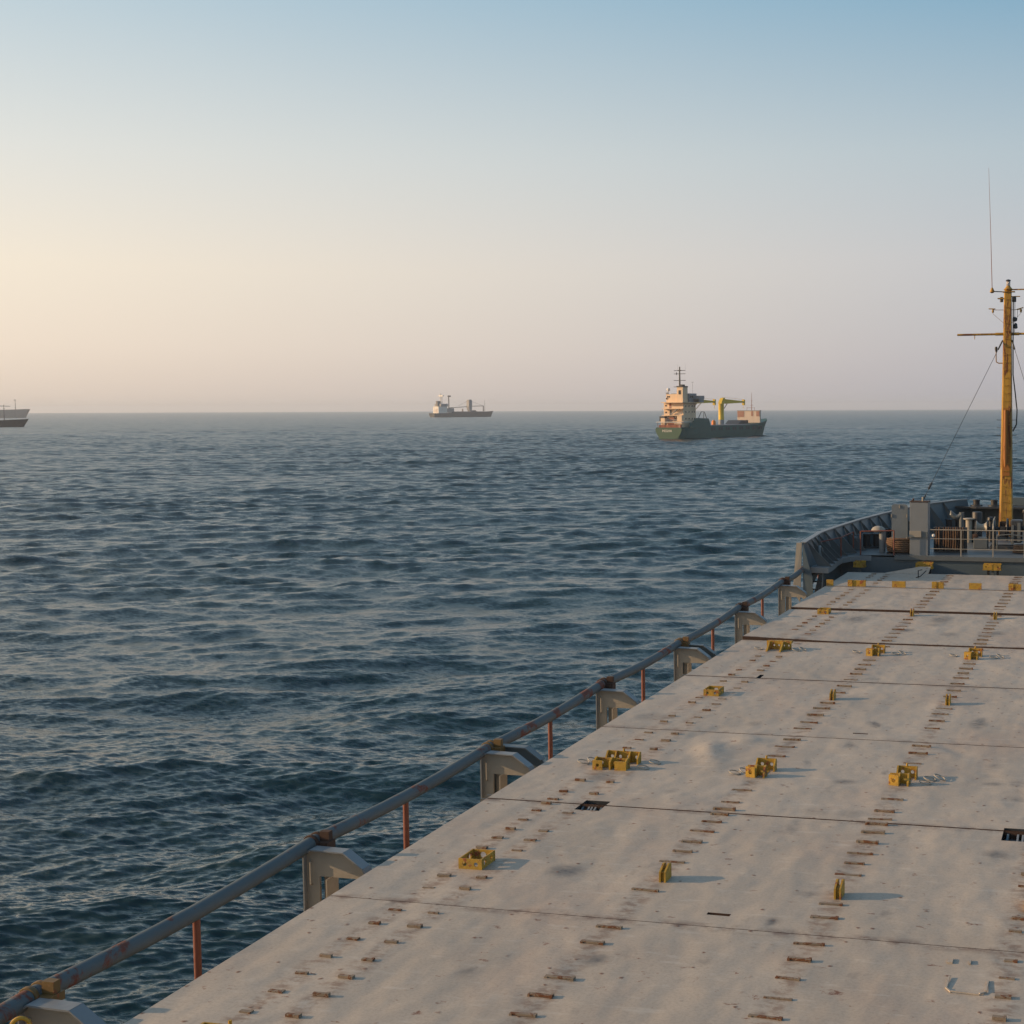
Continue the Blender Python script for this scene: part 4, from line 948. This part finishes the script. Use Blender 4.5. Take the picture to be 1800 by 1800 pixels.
def green_ship():
    g = thing('cargo_ship', 'small green cargo ship with a sunlit cream deckhouse and two yellow cranes', 'ship', (-170.6, 547.5, SEA), az_rot(13.5))
    st_ = [(0, 5.7, 4.3, 4.5, -.4), (4, 6.2, 5.4, 4.6, 0), (14, 6.3, 6.2, 4.9, 0), (30, 6.3, 6.2, 4.9, 0), (55, 6.3, 6.1, 5.1, 0), (64, 6.1, 5.0, 5.5, 0), (71, 5.2, 3.0, 6.1, .6), (76.5, 3.2, 1.2, 6.9, 2.2), (79.5, .15, .1, 7.5, 4.6)]
    hb = hull_mesh(st_); hull = hb.build('hull', 'dark_green_hull_paint', g)
    # rounded green transom plate, 60 mm proud of the hull end
    pr = [(-5.7, 4.4), (-6.0, 3.4), (-5.5, 2.2), (-4.6, .9), (-3.6, -.3), (3.6, -.3), (4.6, .9), (5.5, 2.2), (6.0, 3.4), (5.7, 4.4)]
    tv = [(-.46 + .0 * z, y, z) for y, z in pr] + [(-.30, y, z) for y, z in pr]; n = len(pr)
    MB().add(tv, [tuple(range(n)), tuple(range(n, 2 * n))[::-1]] + [(i, (i + 1) % n, (i + 1) % n + n, i + n) for i in range(n)]).build('transom', 'green_hull_paint', g)
    cu = bpy.data.curves.new('stern_name', 'FONT'); cu.body = 'MEGHA'; cu.size = 1.3; cu.align_x = 'CENTER'; cu.extrude = .02; cu.materials.append(MT['white_ship_paint'])
    tmp = bpy.data.objects.new('tmp', cu); tme = bpy.data.meshes.new_from_object(tmp); bpy.data.objects.remove(tmp); to = bpy.data.objects.new('stern_name', tme); C.objects.link(to); to.parent = g; to.location = (-.52, .6, 2.75); to.rotation_euler = (rad(90), 0, rad(-90))
    # raised side plating of the poop, slopes down to the main deck
    for s_ in (-1, 1):
        y = s_ * 6.32
        MB().prism([(5.0, 4.2), (22.5, 4.6), (20.5, 7.9), (10, 8.2), (7.5, 6.6), (5.0, 6.2)], y - .06, y + .06, 'y').build('poop_side_plate', 'dark_green_hull_paint', g)
        MB().tube([(-.3, s_ * 5.7, 6.6), (6.5, s_ * 6.2, 6.7), (6.5, s_ * 6.2, 4.7)], .14, 6).build('poop_rail', 'white_ship_paint', g)
        for x in range(23, 70, 2):
            yy = s_ * (6.33 if x < 64 else 6.1)
            if x % 6 != 3: MB().box(x, x + 1.1, yy - .04, yy + .05, 3.1, 4.35).build('freeing_port', 'black', g)
        MB().box(22.5, 64, s_ * 6.3 - .12, s_ * 6.3 + .16, 4.95, 5.10).build('fender_rail', 'grey_ship_paint', g)
    MB().tube([(-.35, -5.7, 6.6), (-.35, 5.7, 6.6)], .14, 6).build('stern_rail', 'white_ship_paint', g)
    for y in (-4.8, -2.4, 0.2, 2.9, 5.0): MB().tube([(-.3, y, 4.4), (-.3, y, 6.6)], .08, 6).build('stanchion', 'red_brown_paint' if y > -3 else 'white_ship_paint', g)
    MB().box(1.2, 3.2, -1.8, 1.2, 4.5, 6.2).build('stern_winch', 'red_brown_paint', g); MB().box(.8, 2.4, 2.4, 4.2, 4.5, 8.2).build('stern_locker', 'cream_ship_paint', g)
    MB().box(2.6, 4.4, 3.6, 5.9, 6.95, 8.9).build('boat_stowage', 'black', g); MB().box(3.2, 4.4, -3.6, -2.0, 6.95, 8.8).build('recess_shade_block', 'black', g); MB().box(2.8, 4.3, -.6, 1.6, 6.95, 8.5).build('deck_gear', 'red_brown_paint', g)  # black recess block is solid: shade under the balcony put in as colour
    MB().box(.2, 1.0, -5.2, 4.8, 4.5, 5.5).build('stern_shade_strip', 'red_brown_paint', g)  # red-brown strip standing in for the shade across the stern below the balconies
    for z_ in (9.35, 12.0):
        for y_ in (-4.2, -1.2, 2.0, 4.7): MB().tube([(2.75, y_, z_ - 2.4), (2.75, y_, z_)], .07, 5).build('balcony_post', 'grey_ship_paint', g)
    MB().tube([(1.0, -5.4, 5.9), (1.0, -1.8, 5.9)], .35, 10).build('roller', 'cream_ship_paint', g)
    dk = MB()
    dh = MB().box(4.5, 14.4, -3.9, 5.0, 4.6, 14.2)
    deckhouse = dh.build('deckhouse', 'cream_ship_paint', g)
    MB().box(2.2, 4.49, -4.5, -2.4, 4.6, 9.0).build('stair_casing', 'cream_ship_paint', deckhouse)
    for z, x0, yo in ((6.65, 2.2, 5.2), (9.1, 2.4, 4.8), (11.75, 2.6, 4.8)):
        MB().box(x0, 4.48, -4.4 if z > 9 else -yo, yo, z, z + .25).build('balcony', 'cream_ship_paint', deckhouse)
        b_ = MB()
        for zz in (.6, 1.0): b_.tube([(x0 + .05, -4.4, z + zz), (x0 + .05, yo, z + zz)], .04, 5)
        b_.build('balcony_rail', 'white_ship_paint', deckhouse)
    for z in (9.35, 12.0): MB().bar((3.1, -2.6, z), (3.9, 1.1, z - 2.3), .7, .16).build('stairs', 'grey_ship_paint', deckhouse)
    for z, y, mt_ in ((6.9, 0.2, 'red_brown_paint'), (9.4, 1.9, 'black'), (12.05, 2.0, 'red_brown_paint'), (6.9, -1.6, 'red_brown_paint')): MB().box(4.40, 4.49, y - .45, y + .45, z, z + 2.0).build('door', mt_, deckhouse)
    windows(deckhouse, [(4.5, 4.0, z) for z in (7.4, 10.1, 12.8)] + [(4.5, 3.6, 15.6)], 'x', .6, .6)
    windows(deckhouse, [(x, -3.9, z) for z in (7.6, 10.3, 12.6) for x in (6.5, 9, 11.5, 13.3)], 'y', .6, .6)
    br = MB().box(2.2, 15.6, -4.9, 4.9, 14.2, 14.5).build('bridge_deck', 'cream_ship_paint', g)
    MB().box(11.5, 14.8, -7.4, 7.4, 14.22, 14.48).build('wing_deck', 'cream_ship_paint', br)
    MB().box(4.6, 9.0, -.9, 3.9, 14.5, 17.6).build('bridge_house', 'cream_ship_paint', g)
    MB().box(8.8, 14.4, -4.3, 4.3, 14.5, 17.9).build('wheelhouse', 'grey_ship_paint', g)
    windows(g, [(4.6, 3.2, 16.3), (4.6, 2.5, 16.3)], 'x', .5, .6); windows(g, [(x, -4.3, 16.2) for x in (9.8, 11.2, 12.6, 13.8)], 'y', .9, .9)
    MB().box(11.6, 14.7, -7.4, -7.2, 14.5, 15.6).box(11.6, 14.7, 7.2, 7.4, 14.5, 15.6).box(14.6, 14.8, -7.4, 7.4, 14.5, 15.6).build('wing_bulwark', 'grey_ship_paint', g)
    MB().box(11.5, 14.9, -7.6, -4.4, 15.62, 17.0).build('wing_house', 'grey_ship_paint', g)
    MB().bar((13, -4.3, 11.2), (13, -7.2, 14.2), .2, .2).bar((13, 4.3, 11.2), (13, 7.2, 14.2), .2, .2).build('wing_brace', 'cream_ship_paint', g)
    fn = MB().box(4.2, 8.0, -3.9, -1.2, 14.5, 20.3).build('funnel', 'cream_ship_paint', g)
    MB().box(4.1, 8.1, -4.0, -1.1, 20.3, 20.8).box(5, 7.2, -3.2, -2.0, 20.8, 21.4).build('funnel_cap', 'black', fn)
    windows(fn, [(4.2, -2.5, 17.5)], 'x', 1.0, 1.6)
    mt_ = MB().tube([(6.5, -1.2, 17.5), (6.5, -1.2, 28.4)], [.42, .24], 8); mt_.build('radar_mast', 'black', g)
    for z, w in ((26.9, 2.6), (25.6, 2.6), (23.0, 2.7), (20.5, 2.7)): MB().tube([(6.5, -1.2 - w, z), (6.5, -1.2 + w, z)], .12, 6).build('cross_arm', 'black', g)
    MB().box(6.2, 6.8, -1.9, -.5, 26.75, 27.1).tube([(6.5, .2, 25.2), (6.5, .2, 26.2)], .18, 6).build('radar', 'black', g)
    for y in (-2.6, 1.0): MB().tube([(6.5, -1.2 + y, 26.9), (6.5, -1.2 + y, 29.6)], .02, 5).build('aerial', 'black', g)
    MB().tube([(12.5, -3.6, 17.9), (12.5, -3.6, 22.4)], .06, 6).tube([(12.5, -4.1, 22.4), (12.5, -3.1, 22.4)], .07, 6).build('light_pole', 'grey_ship_paint', g)
    MB().lathe((5.2, 3.2, 17.7), [(.1, 0), (.1, 1.0), (.55, 1.1), (.75, 1.7), (.55, 2.2), (.1, 2.4)], 12).build('satellite_dome', 'white_ship_paint', g)
    MB().box(4.8, 5.8, 3.4, 4.2, 17.6, 18.3).build('life_raft', 'grey_ship_paint', g)
    MB().tube([(17, -3.5, 5), (17.2, -3.5, 8), (19.5, -3.5, 10.6), (22, -3.5, 10.6), (24, -3.5, 7.9)], .14, 6).tube([(21.5, -3.5, 8), (21.5, -3.5, 10.4)], .1, 6).build('davit', 'dark', g)
    MB().lathe((28, -4.5, 5.0), [(.3, 0), (.85, .3), (.85, 1.6), (.4, 2.2)], 12).build('orange_buoy', 'boat_orange', g)
    def crane(x, y=0):
        c = MB().lathe((x, y, 7.2), [(1.2, 0), (1.2, .4), (1.15, .5), (1.15, 6.6), (1.2, 6.7)], 18).build('crane_pedestal', 'crane_yellow', g)
        MB().lathe((x, y, 4.9), [(1.2, 0), (1.15, 2.3)], 16).build('crane_foundation', 'grey_ship_paint', c)
        MB().prism([(x - 1.2, 13.9), (x + 1.4, 13.9), (x + 2.6, 15.6), (x + 1.6, 16.4), (x + .4, 16.2), (x - .9, 14.6)], y - .8, y + .8, 'y').build('crane_head', 'crane_yellow', c)
        MB().prism([(x + 1.4, 15.9), (x + 20, 15.0), (x + 20, 14.4), (x + 3.5, 13.9), (x + 1.2, 13.9)], y - .45, y + .45, 'y').build('crane_jib', 'crane_yellow', c)
        MB().box(x + 19.6, x + 20.6, y - .5, y + .5, 13.3, 15.7).build('jib_end', 'crane_yellow', c)
        MB().tube([(x + 1.1, y, 10.9), (x + 5.5, y, 14.1)], .2, 8).build('luffing_ram', 'grey_ship_paint', c)
        MB().tube([(x + .5, y, 16.7), (x + 20, y, 15.7)], .04, 5).tube([(x + 20.2, y, 13.3), (x + 20.2, y, 11.8)], .08, 5).build('hoist_wire', 'crane_yellow', c)
    crane(43.5, .5); crane(17.5, .5)
    MB().box(24, 62, -4.9, 4.9, 4.9, 5.25).build('cargo_hatch', 'grey_ship_paint', g)
    MB().prism([(55, 5.3), (64, 5.3), (64, 6.9), (58, 6.9)], -1.5, 5.0, 'y').build('stowed_covers', 'dark', g)
    bb = MB().box(67.0, 68.0, -5.6, 5.4, 5.4, 10.9).build('breakwater', 'pale_ship_paint', g)
    for y0, y1, z0 in ((2.1, 5.3, 8.2), (-2.3, -1.4, 8.6), (-5.4, -3.9, 8.5)): MB().box(66.90, 66.995, y0, y1, z0, 10.7).build('rust_panel', 'faded_red_paint', bb)
    MB().box(66.8, 68.2, -5.75, 5.5, 10.9, 11.05).build('breakwater_top', 'grey_ship_paint', bb)
    MB().tube([(70.5, .2, 6.5), (70.5, .2, 18.8)], [.22, .06], 6).build('bow_mast', 'red_brown_paint', g)
    for z, w in ((13.3, .7), (15.2, .5)): MB().tube([(70.5, .2 - w, z), (70.5, .2 + w, z)], .05, 5).build('bow_mast_arm', 'red_brown_paint', g)
    for y in (-2.5, -1.2, 1.2): MB().tube([(68, y, 11), (68, y, 12.3)], .06, 5).build('bow_rail_post', 'red_brown_paint', g)
    MB().tube([(68, -2.6, 12.2), (68, 1.4, 12.2)], .05, 5).build('bow_rail', 'red_brown_paint', g)
green_ship()
def far_ship():
    g = thing('cargo_ship', 'distant dark freighter near mid horizon with a pale stern house and derricks', 'ship', (-1027, 2071, SEA), az_rot(24))
    hull_mesh([(0, 7.0, 5.0, 6.2, -1.5), (8, 8, 7.4, 6.2, 0), (60, 8, 8, 6.6, 0), (95, 7.8, 7, 7.4, 0), (108, 6, 3, 8.4, 1), (118, .3, .2, 9.3, 6)]).build('hull', 'navy_hull_paint', g)
    dh = MB().box(7, 24, -6.5, 6.5, 6.2, 16.6).build('deckhouse', 'white_ship_paint', g)
    MB().box(6.9, 6.99, -3.4, -2.0, 7, 13).box(6.9, 6.99, 1.4, 2.2, 8, 12).build('doors', 'red_brown_paint', dh)
    MB().box(11, 25, -7.5, 7.5, 16.6, 20.8).build('wheelhouse', 'grey_ship_paint', g)
    MB().box(9, 15, -2, 2, 16.6, 25).build('funnel', 'ballast_hull_paint', g)
    MB().tube([(18, 1, 20.8), (18, 1, 37)], [.9, .7], 8).tube([(18, -2, 20.8), (18, -2, 34)], .5, 8).box(17, 19, -5, 5, 32.0, 34.2).build('signal_mast', 'white_ship_paint', g)
    kp = MB().tube([(33, 0, 8), (33, 0, 34)], [.9, .7], 8).box(31.5, 36.5, -1, 1, 31.5, 33.6).build('kingpost', 'navy_hull_paint', g)
    MB().box(28, 40, -4, 4, 7, 14).build('mast_house', 'grey_ship_paint', g)
    MB().tube([(33, 0, 14.5), (70, 0, 16.2)], .55, 6).build('derrick_boom', 'navy_hull_paint', kp)
    cr = MB().prism([(72.5, 11), (75, 8), (77, 11), (78, 24), (76.5, 27.5), (71.5, 27), (71.2, 15)], -3, 3, 'y').build('deck_crane', 'grey_ship_paint', g)
    MB().tube([(78, 0, 17), (104, 0, 17.4)], .5, 6).build('crane_boom', 'navy_hull_paint', cr); MB().tube([(103.5, 0, 17.4), (103.5, 0, 9)], .8, 6).build('boom_rest', 'navy_hull_paint', g)
    MB().tube([(78, 0, 25), (102, 0, 18)], .14, 4).tube([(71, 0, 25), (52, 0, 17.5)], .14, 4).build('topping_wire', 'navy_hull_paint', cr)
    MB().tube([(106.5, 0, 8), (106.5, 0, 27)], [.35, .2], 6).build('bow_mast', 'navy_hull_paint', g)
    MB().box(36, 100, -6, 6, 6.6, 8.6).prism([(78, 8.6), (86, 8.6), (84, 10.6), (80, 10.6)], -4, 4, 'y').box(60, 61, -1, 1, 8.6, 13).build('cargo_hatches', 'ballast_hull_paint', g)
far_ship()
def left_ships():
    a = 62; L = 84
    bow = Vector((-787, 920)); F = Vector((math.sin(rad(a)), math.cos(rad(a)))); o = bow - F * (L - 6)
    g = thing('cargo_ship', 'dark hulled ship at the left edge with a thin bow mast and sunlit spot', 'ship', (o.x, o.y, SEA), az_rot(a))
    hull_mesh([(0, 6, 4.5, 5, -1), (6, 6.5, 6, 5, 0), (50, 6.5, 6.4, 4.7, 0), (68, 6.2, 5, 5.2, 0), (75, 4.6, 2.4, 5.6, 1), (79, .3, .2, 5.9, 4.5)]).build('hull', 'navy_hull_paint', g)
    MB().box(4, 15, -5, 5, 5, 15).build('deckhouse', 'white_ship_paint', g); MB().box(6, 10, -2, 2, 15, 19).build('funnel', 'ballast_hull_paint', g)
    MB().tube([(67, 0, 5), (67, 0, 16.5)], [.3, .15], 6).tube([(67, -2.4, 13.6), (67, 2.4, 13.6)], .12, 5).build('bow_mast', 'ballast_hull_paint', g)
    c = MB().lathe((38, 0, 5), [(.9, 0), (.9, 6)], 10).build('crane_post', 'grey_ship_paint', g)
    MB().tube([(38, 0, 10.6), (53, 0, 10.4)], .5, 6).tube([(53, 0, 10.4), (54.5, 0, 9.0), (54.5, 0, 5.4)], .35, 6).build('crane_boom', 'ballast_hull_paint', c)
    MB().lathe((57, -4.2, 4.9), [(.4, 0), (1.1, .5), (1.1, 1.8), (.5, 2.4)], 10).build('buoy', 'boat_orange', g)
    MB().box(18, 60, -5, 5, 4.7, 5.6).build('cargo_hatch', 'grey_ship_paint', g)
    a = 60; L = 180; bow = Vector((-1826, 2143)); F = Vector((math.sin(rad(a)), math.cos(rad(a)))); o = bow - F * (L - 9)
    g = thing('cargo_ship', 'faint tall hull of a big freighter in the haze at the far left', 'ship', (o.x, o.y, SEA), az_rot(a))
    hull_mesh([(0, 10, 8, 14, -2), (10, 13, 12, 14, 0), (140, 13, 13, 14, 0), (160, 11, 9, 14.5, 0), (171, 5, 2, 15, 2), (173, .4, .3, 15, 8)]).build('hull', 'haze_pale_hull_paint', g)  # hull paint lightened to put distance haze into its colour
    MB().box(8, 26, -11, 11, 14, 32).build('deckhouse', 'white_ship_paint', g); MB().box(10, 16, -3, 3, 32, 38).build('funnel', 'ballast_hull_paint', g)
    for x, w in ((106, 5), (60, 5)): MB().tube([(x, 0, 14), (x, 0, 31)], 1.1, 8).box(x - 4, x + 4, -1.5, 1.5, 29.5, 31.5).build('deck_crane', 'grey_ship_paint', g)
    MB().tube([(158, 0, 14), (158, 0, 31)], [.6, .4], 6).box(156, 159, -1, 1, 30, 31.2).build('bow_mast', 'ballast_hull_paint', g)
    MB().tube([(110, 0, 21), (150, 0, 20)], .7, 6).build('boom', 'grey_ship_paint', g)
left_ships()
